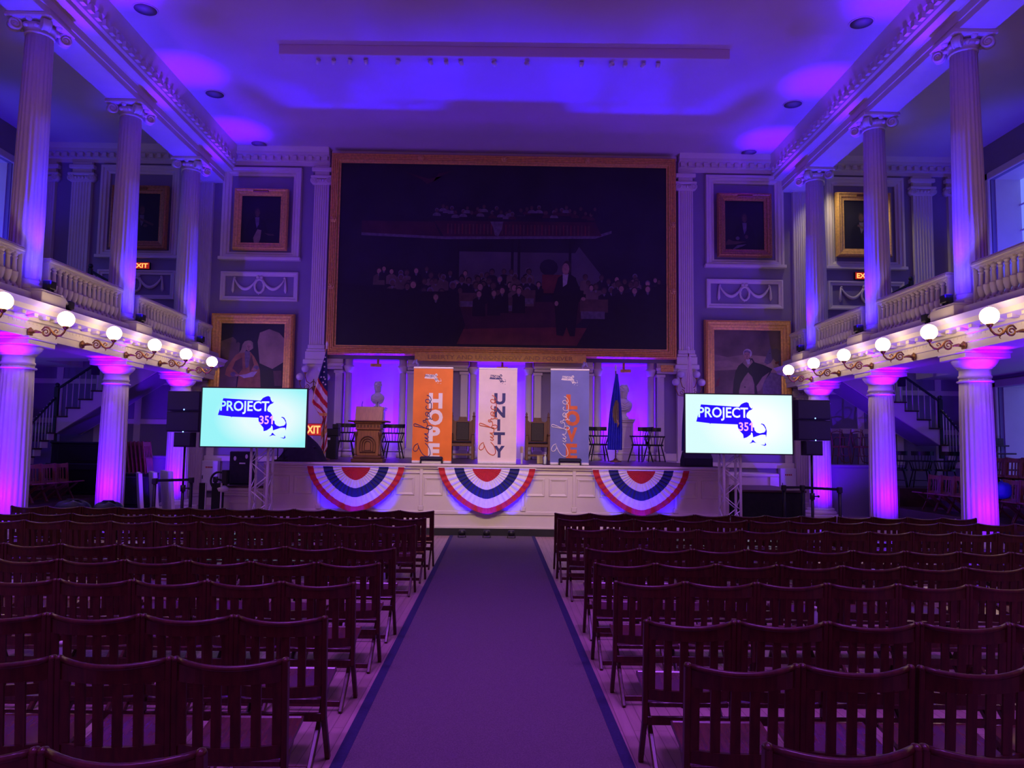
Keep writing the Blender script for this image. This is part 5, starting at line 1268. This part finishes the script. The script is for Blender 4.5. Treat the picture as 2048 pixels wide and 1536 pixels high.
# ================================================================= stairs under and behind the galleries
for s in (-1, 1):
    t = thing('staircase', 'white-sided staircase with dark treads climbing behind the columns, %s' % SIDE[s], 'staircase', (0, 0, 0), 0, 'gallery stairs')
    X0, Z0, RUN, RISE, N = 11.50, 2.10, .312, .225, 9
    P = [(X0, Z0-.22)]
    for i in range(N): P += [(X0-i*RUN, Z0+i*RISE), (X0-i*RUN, Z0+(i+1)*RISE)]
    P += [(X0-N*RUN, Z0+N*RISE), (X0-N*RUN, Z0+N*RISE-.42)]
    b = B(); b.prism(P, lambda u, v, w2: (s*u, w2, v), 20.0, 20.06); b.prism(P, lambda u, v, w2: (s*u, w2, v), 21.2, 21.26)
    b.build('stringer', 'trim', t)
    b = B(); b.prism([(X0, Z0-.22), (X0-N*RUN, Z0+N*RISE-.44), (X0-N*RUN, Z0+N*RISE-.40), (X0, Z0-.18)], lambda u, v, w2: (s*u, w2, v), 20.06, 21.2); b.build('soffit', 'wall', t)
    for i in range(N):
        B().box((s*(X0-i*RUN+.05), 19.95, Z0+(i+1)*RISE-.015), (s*(X0-(i+1)*RUN-.0), 21.25, Z0+(i+1)*RISE+.022), 0, .01).build('tread', 'stair', t)
        for q in (.25, .75):
            x = s*(X0-(i+q)*RUN); B().cyl((x, 20.03, Z0+(i+1)*RISE+.02), (x, 20.03, Z0+(i+q)*RISE+.92), .013, n=8).build('baluster', 'trim', t)
    b = B(); b.beam((s*X0, 20.03, Z0+.95), (s*(X0-N*RUN), 20.03, Z0+N*RISE+.90), .06, .05, 0, .01); b.build('handrail', 'green', t)
    b = B(); b.box((s*(X0+.02)-.05, 19.98, Z0-.55), (s*(X0+.02)+.05, 20.08, Z0+1.0), 0, .01); b.ball((s*(X0+.02), 20.03, Z0+1.05), .06, n=10); b.build('newel_post', 'green', t)
    # landing and the lower flight that turns towards the hall
    b = B(); b.box((s*X0, 20.0, Z0-.2), (s*13.15, 21.3, Z0), 0, .01); b.build('landing', 'stair', t)
    for i in range(6):
        z = Z0-(i+1)*.20; y = 20.0-i*.27
        B().box((s*(X0-.03), y-.30, z-.02), (s*13.1, y, z+.02), 0, .01).build('tread', 'stair', t)
        B().box((s*X0, y-.27, max(.75, z-.18)), (s*(X0+.04), y, z-.02)).build('riser_side', 'trim', t)
        for q in (.3, .8): B().cyl((s*(X0+.03), y-.27*q, z+.02), (s*(X0+.03), y-.27*q, z+.87+.2*(.5-q)), .013, n=8).build('baluster', 'trim', t)
    b = B(); b.beam((s*(X0+.03), 20.0, Z0+.72), (s*(X0+.03), 18.4, Z0-.46), .055, .05, 0, .01, (1, 0, 0)); b.build('lower_handrail', 'green', t)
    b = B(); b.box((s*(X0+.03)-.05, 18.3, .72), (s*(X0+.03)+.05, 18.4, Z0-.36), 0, .01); b.ball((s*(X0+.03), 18.35, Z0-.31), .055, n=10); b.build('lower_newel', 'green', t)
    # rail by the head of the gallery steps
    t = thing('stair_rail', 'short black sloping handrail on white spindles behind the balustrade, %s' % SIDE[s], 'railing', (0, 0, 0), 0, 'gallery stair rails')
    for x, z in ((11.10, 6.45), (10.42, 6.02)):
        b = B(); b.box((s*x-.05, 20.45, 4.12), (s*x+.05, 20.55, z-.10), 0, .01); b.ball((s*x, 20.5, z-.04), .065, n=10); b.build('newel_post', 'green', t)
    b = B(); b.beam((s*11.10, 20.5, 6.28), (s*10.42, 20.5, 5.90), .07, .06, 0, .01); b.build('handrail', 'green', t)
    for k in range(1, 6):
        x = 11.10-.68*k/6; B().cyl((s*x, 20.5, 4.12), (s*x, 20.5, 6.26-.38*k/6), .013, n=8).build('spindle', 'trim', t)
    # panelled wall behind the stairs
    b = B()
    for x in (9.0, 10.1, 11.2, 12.3): b.box((s*x-.09, WY-.03, 0), (s*x+.09, WY, 4.0), 0, .005)
    for z in (.15, 2.2, 3.3): b.box((s*8.7, WY-.025, z), (s*13.1, WY, z+.14), 0, .005)
    trim(b)
# small ceiling spot under the upper beam at the gallery corner
t = thing('ceiling_spot', 'small lit ceiling spot beside the last balcony capital', 'lamp', (8.75, 20.25, 9.56))
B().lathe([(.035, .1), (.06, .08), (.065, .0), (.055, .0)], n=16).build('housing', 'panelw', t); B().ball((0, 0, .0), .056, n=16).build('bulb', 'bulb', t)
t = thing('column_speaker', 'small dark box speaker hanging under the balcony by the second column, blue-banner side', 'loudspeaker', (9.05, 17.2, 3.40)); B().box((-.07, -.06, -.22), (.07, .06, .2), 0, .01).build('cabinet', 'cloth_black', t); B().box((-.02, -.02, .2), (.02, .02, .36)).build('bracket', 'black', t); B().box((-.055, -.066, -.2), (.055, -.06, .18)).build('grille', 'grille', t); freeze(t)
dup(t, (-9.05, 17.2, 3.40), 0, 'small dark box speaker hanging under the balcony by the second column, lectern side')

# piano, chair cart, spare chairs
t = thing('upright_piano', 'black upright piano with a cloth cover behind the second column', 'piano', (-10.22, 18.95, .43))
b = B(); b.box((-.68, -.10, 0), (.68, .28, 1.22), 0, .02); b.box((-.66, -.35, .58), (.66, -.1, .74), 0, .02); b.build('case', 'blackp', t); B().box((-.70, -.13, 1.22), (.70, .30, 1.26), 0, .012).build('lid', 'cloth_black', t)
for s in (-1, 1): B().box((s*.62-.04, -.34, 0), (s*.62+.04, -.26, .58), 0, .01).build('leg', 'blackp', t)
B().box((-.5, -.115, .80), (.5, -.1, 1.15), 0, .006).build('front_panel', 'blackp', t); B().box((-.68, -.2, -.01), (.68, .28, .05), 0, .01).build('plinth', 'blackp', t)
t = thing('chair_cart', 'low black steel cart loaded with folded wooden chairs', 'cart', (-8.95, 19.05, 0))
b = B()
for x in (-.5, .5):
    for y in (-.2, .2): b.box((x-.02, y-.02, .10), (x+.02, y+.02, .95))
for z in (.12, .88):
    b.box((-.5, -.22, z), (.5, -.18, z+.05)); b.box((-.5, .18, z), (.5, .22, z+.05))
b.box((-.5, -.22, .86), (.5, .22, .89)); b.build('frame', 'black', t); B().box((-.48, -.215, .2), (.48, -.205, .85)).build('side_panel', 'cloth_black', t)
for i, x in enumerate((-.45, .45)):
    for y in (-.16, .16): B().lathe([(.0, -.015), (.05, -.015), (.05, .015), (0, .015)], n=12, X=Matrix.Translation((x, y, .05)) @ Matrix.Rotation(PI/2, 4, 'Y')).build('caster', 'black', t)
def folded(lab):
    t = thing('folded_chair', lab, 'chair', (0, 0, 0), 0, 'folded wooden chairs on the cart')
    for s in (-1, 1): B().box((-.016, s*.2-.016, 0), (.016, s*.2+.016, .84), 0, .004).build('post', 'chair2', t)
    b = B(); b.box((-.01, -.2, .72), (.01, .2, .82), 0, .004); b.box((-.01, -.2, .40), (.01, .2, .45))
    for k in range(5): b.box((-.006, -.16+.08*k-.02, .44), (.006, -.16+.08*k+.02, .73))
    b.build('backrest', 'chair2', t); B().box((.012, -.18, .06), (.032, .18, .42), 0, .005).build('seat', 'chair2', t); freeze(t); return t
f0 = folded('folded wooden chair leaning on the cart, first in the line from the piano')
for i in range(9):
    o = f0 if i == 0 else dup(f0, (0, 0, 0), 0, 'folded wooden chair leaning on the cart, %s in the line from the piano' % ORD[i])
    o.location = (-9.36+i*.098, 19.05, .892); o.rotation_euler = (0, R(-8), R(0))
def bentwood(lab):
    t = thing('bentwood_chair', lab, 'chair', (0, 0, 0), 0, 'stacked bentwood chairs')
    B().lathe([(.0, .44), (.19, .44), (.20, .455), (.19, .47), (0, .465)], n=24).build('seat', 'throne', t)
    for s in (-1, 1):
        B().tube([(s*.13, -.15, .44), (s*.16, -.17, .2), (s*.18, -.19, 0)], [.014, .015, .011], 8).build('leg', 'throne', t); B().tube([(s*.13, .15, .44), (s*.15, .18, .2), (s*.17, .22, 0)], [.014, .015, .011], 8).build('leg', 'throne', t)
    b = B(); b.tube([(-.16, .14, .45), (-.18, .19, .70), (-.14, .22, .86), (0, .23, .90), (.14, .22, .86), (.18, .19, .70), (.16, .14, .45)], .013, 8); b.tube([(-.10, .16, .46), (-.11, .19, .65), (0, .215, .74), (.11, .19, .65), (.10, .16, .46)], .010, 8); b.build('bent_back', 'throne', t)
    b = B(); b.tube([(.15*math.cos(a), .17*math.sin(a), .22) for a in [2*PI*i/20 for i in range(20)]], .009, 6, closed=True); b.build('hoop_stretcher', 'throne', t); freeze(t); return t
bw = bentwood('bentwood chair standing upright behind the half wall, nearer the loudspeaker'); bw.location = (9.22, 20.8, 1.362)
dup(bw, (9.78, 20.8, 1.362), 0, 'bentwood chair standing upright behind the half wall, nearer the stair')
for x, l in ((9.22, 'upended bentwood chair stacked on the one nearer the loudspeaker'), (9.78, 'upended bentwood chair stacked on the one nearer the stair')):
    o = dup(bw, (x, 20.8, 1.362+.938), 0, l); o.rotation_euler = (R(180), 0, R(12))

# ================================================================= slatted folding chairs
def folding_chair(lab, wood='chair', seatm='seat', group='folding chairs facing the stage'):
    t = thing('folding_chair', lab, 'chair', (0, 0, 0), 0, group)
    yb = lambda z: -.055-.045*(z-.26)/.53                 # the post leans back
    bow = lambda x: -.055*(1-(x/.225)**2)
    for s in (-1, 1):
        b = B(); b.beam((s*.232, yb(.26), .25), (s*.232, yb(.785), .785), .026, .040, 0, .004); b.beam((s*.232, -.058, .265), (s*.232, .075, 0), .026, .036, 0, .004); b.ball((s*.232, yb(.785)-.002, .785), .021, n=8, sc=(.85, 1.1, .7))
        b.build('post', wood, t)
    b = B(); n = 10; xs_ = [-.222+.444*i/n for i in range(n+1)]
    def rail(z0, z1, th, dip=0):
        vs = []
        for x in xs_:
            q = 1-(x/.222)**2
            for z in (z0, z1-dip*q):
                y = yb(z)+bow(x); vs += [(x, y-th, z), (x, y+th, z)]
        fs = []
        for i in range(n):
            a = i*4; c = a+4; fs += [(a, c, c+2, a+2), (a+1, a+3, c+3, c+1), (a+2, c+2, c+3, a+3), (a, a+1, c+1, c)]
        fs += [(0, 2, 3, 1), (n*4, n*4+1, n*4+3, n*4+2)]
        b.add(vs, fs, 0)
    rail(.695, .782, .010, .020); rail(.375, .432, .010)
    b.tube([(x, yb(.78)+bow(x)-.002, .782-.020*(1-(x/.222)**2)) for x in xs_], .0135, 8)
    x = -.222
    for k, w_ in enumerate((.040, .041, .041, .041, .041, .040)):
        x0, x1 = x, x+w_; x = x1+.040
        y0, y1 = yb(.43)+bow((x0+x1)/2), yb(.70)+bow((x0+x1)/2)
        b.add([(x0, y0-.006, .425), (x1, y0-.006, .425), (x1, y0+.006, .425), (x0, y0+.006, .425), (x0, y1-.006, .70), (x1, y1-.006, .70), (x1, y1+.006, .70), (x0, y1+.006, .70)], [(0, 1, 5, 4), (2, 3, 7, 6), (1, 2, 6, 5), (3, 0, 4, 7)], 0)
    b.build('backrest', wood, t)
    b = B(); b.grid(lambda u, v: (-.215+.43*u, -.05+.37*v, .352+.062*v-.010*math.sin(PI*v)*(1-(2*u-1)**2)+.0), 8, 8); b.grid(lambda u, v: (.215-.43*u, -.05+.37*v, .332+.062*v), 2, 2, smooth=False)
    b.box((-.215, .30, .386), (.215, .325, .416), 0, .008); b.box((-.215, -.06, .330), (.215, -.045, .356), 0, .004)
    for s in (-1, 1): b.add([(s*.215, -.05, .332), (s*.215, .32, .394), (s*.215, .32, .414), (s*.215, -.05, .352)], [(0, 1, 2, 3)])
    b.build('seat', seatm, t)
    for s in (-1, 1): B().beam((s*.196, .18, .372), (s*.196, -.245, 0), .024, .036, 0, .004).build('leg', wood, t)
    b = B(); b.beam((-.22, -.058, .262), (.22, -.058, .262), .045, .018, 0, .003, (0, 1, 0)); b.build('cross_rail', wood, t)
    b = B(); b.beam((-.185, -.195, .045), (.185, -.195, .045), .036, .016, 0, .003, (0, 1, 0)); b.build('stretcher', wood, t)
    freeze(t); return t
ROWS = {-1: [(10.92, -.865, 12), (9.85, -.87, 12), (8.98, -.90, 11), (6.94, -.845, 8), (6.05, -.84, 7), (5.19, -.865, 6), (4.17, -.82, 5), (3.36, -.80, 4), (2.37, -.77, 3)],
        1: [(10.82, .815, 12), (10.03, .80, 13), (8.82, .83, 11), (7.10, .85, 9), (6.20, .825, 8), (5.36, .865, 7), (4.17, .855, 5), (3.35, .88, 4), (2.46, .915, 3)]}
c0 = folding_chair(''); first = True
rr = random.Random(11)
BLOCK = {-1: 'lectern block', 1: 'blue-banner block'}
for s in (-1, 1):
    for r_, (yt, xa, n) in enumerate(ROWS[s]):
        gx = 0; dy = 0; rz = 0
        for i in range(n):
            if i and rr.random() < .34: gx += .012*rr.random()+.004; dy = rr.uniform(-.03, .03); rz = R(rr.uniform(-1.0, 1.0))
            x = xa+s*(.246+i*.490+gx); y = yt+.10+dy+.002*i*s
            lab = 'slatted folding chair, %s from the aisle, %s row from the stage, %s' % (ORD[i], ORD[r_], BLOCK[s])
            if first: o = c0; o['label'] = lab; first = False
            else: o = dup(c0, (0, 0, 0), 0, lab)
            o.location = (x, y, .0); o.rotation_euler = (0, 0, rz+R(rr.uniform(-.35, .35)))
            if abs(x) < .06+.81+.24: o.location.z = .0
# tier seats facing the hall from under the galleries
c1 = folding_chair('', 'chair2', 'chair2', 'tier seats under the galleries'); first = True
TI = [(-1, 9.62, 15.75, 4, .42, 'lower tier beside the second column, lectern side'), (1, 9.62, 15.65, 4, .42, 'lower tier between columns, blue-banner side'), (1, 9.62, 13.55, 3, .42, 'lower tier past the columns, blue-banner side'), (1, 10.55, 14.85, 4, .83, 'upper tier, blue-banner side')]
for s, x, y, n, z, w2 in TI:
    for i in range(n):
        lab = 'red slatted seat, %s from the hall end, %s' % (ORD[i], w2)
        if first: o = c1; o['label'] = lab; first = False
        else: o = dup(c1, (0, 0, 0), 0, lab)
        o.location = (s*x, y+.502*i, z); o.rotation_euler = (0, 0, R(90 if s > 0 else -90))
for x, a, l in ((9.75, 150, 'black spindle-back armchair on the tier, nearer the second column, blue-banner side'), (10.35, 165, 'black spindle-back armchair in the middle of three on the tier'), (10.95, 190, 'black spindle-back armchair at the stair end of the tier, blue-banner side')):
    dup(w0, (x, 18.9, .852), R(a), l, 'black spindle-back armchairs on the tier')

# bags and small things left on the seats
def softbag(loc, sz, rz, m, name, lab, cat, marks=True):
    t = thing(name, lab, cat, loc, rz); b = B()
    b.grid(lambda u, v: ((lambda a, e: (sz[0]*math.copysign(abs(math.cos(e))**.6, math.cos(e))*math.cos(a)*(1+.05*math.sin(5*a)), sz[1]*abs(math.cos(e))**.6*math.sin(a), sz[2]*(1+math.copysign(abs(math.sin(e))**.7, math.sin(e)))*(1+.04*math.sin(4*a))))(2*PI*u, PI*(v-.5))), 28, 14); b.build('body', m, t)
    if marks:
        b = B()
        for k in range(7): b.box((-.14+.04*k+.006*(k % 2), -sz[1]*1.04-.004, sz[2]*1.15+.02*(k % 3)), (-.115+.04*k, -sz[1]*.96, sz[2]*1.15+.03+.02*(k % 2)))
        b.build('print', 'inkwhite', t)
    b = B(); b.tube([(-sz[0]*.5, 0, sz[2]*1.9), (-sz[0]*.3, 0, sz[2]*2.1), (sz[0]*.3, 0, sz[2]*2.1), (sz[0]*.5, 0, sz[2]*1.9)], .012, 6); b.build('strap', m, t); return t
softbag((-6.10, 11.24, .43), (.27, .15, .205), 0, 'bag', 'duffel_bag', 'long navy bag with white print on the first row seats, outer of two', 'bag')
softbag((-5.58, 11.22, .43), (.22, .15, .20), .1, 'bag', 'duffel_bag', 'navy bag with white print on the first row seats, next to the longer one', 'bag')
softbag((9.38, 14.35, .86), (.20, .16, .15), .7, 'bagblue', 'backpack', 'bright blue bag slumped on the lower tier seats', 'bag', False)
t = thing('scarf', 'teal scarf hanging over the stair rail', 'scarf', (11.52, 18.75, 1.86)); b = B()
b.grid(lambda u, v: (.09*math.cos(PI*v)*(1+.1*math.sin(9*u))-.0, .26*(u-.5)*2, .10*math.sin(PI*v)-.30*abs(v-.5)*2+.02*math.sin(7*u)), 16, 16); b.build('cloth', 'teal', t)
t = thing('water_bottle', 'clear water bottle standing on the tier edge between the columns', 'bottle', (9.0, 15.2, .18)); B().lathe([(.0, 0), (.035, 0), (.037, .02), (.037, .15), (.014, .20), (.014, .21)], n=14).build('body', 'plastic', t); B().lathe([(.0165, .208), (.0165, .23), (0, .23)], n=10).build('cap', 'inkwhite', t)
for x, y, lab in ((-2.35, 4.30, 'clear water bottle on a seat in the seventh row, lectern block'), (2.35, 5.50, 'clear water bottle on a seat in the sixth row, blue-banner block')):
    t = thing('water_bottle', lab, 'bottle', (x, y+.12, .386)); B().lathe([(.0, 0), (.033, 0), (.035, .02), (.035, .13), (.014, .17), (.014, .18)], n=14).build('body', 'plastic', t); B().lathe([(.0165, .178), (.0165, .20), (0, .20)], n=10).build('cap', 'inkwhite', t)
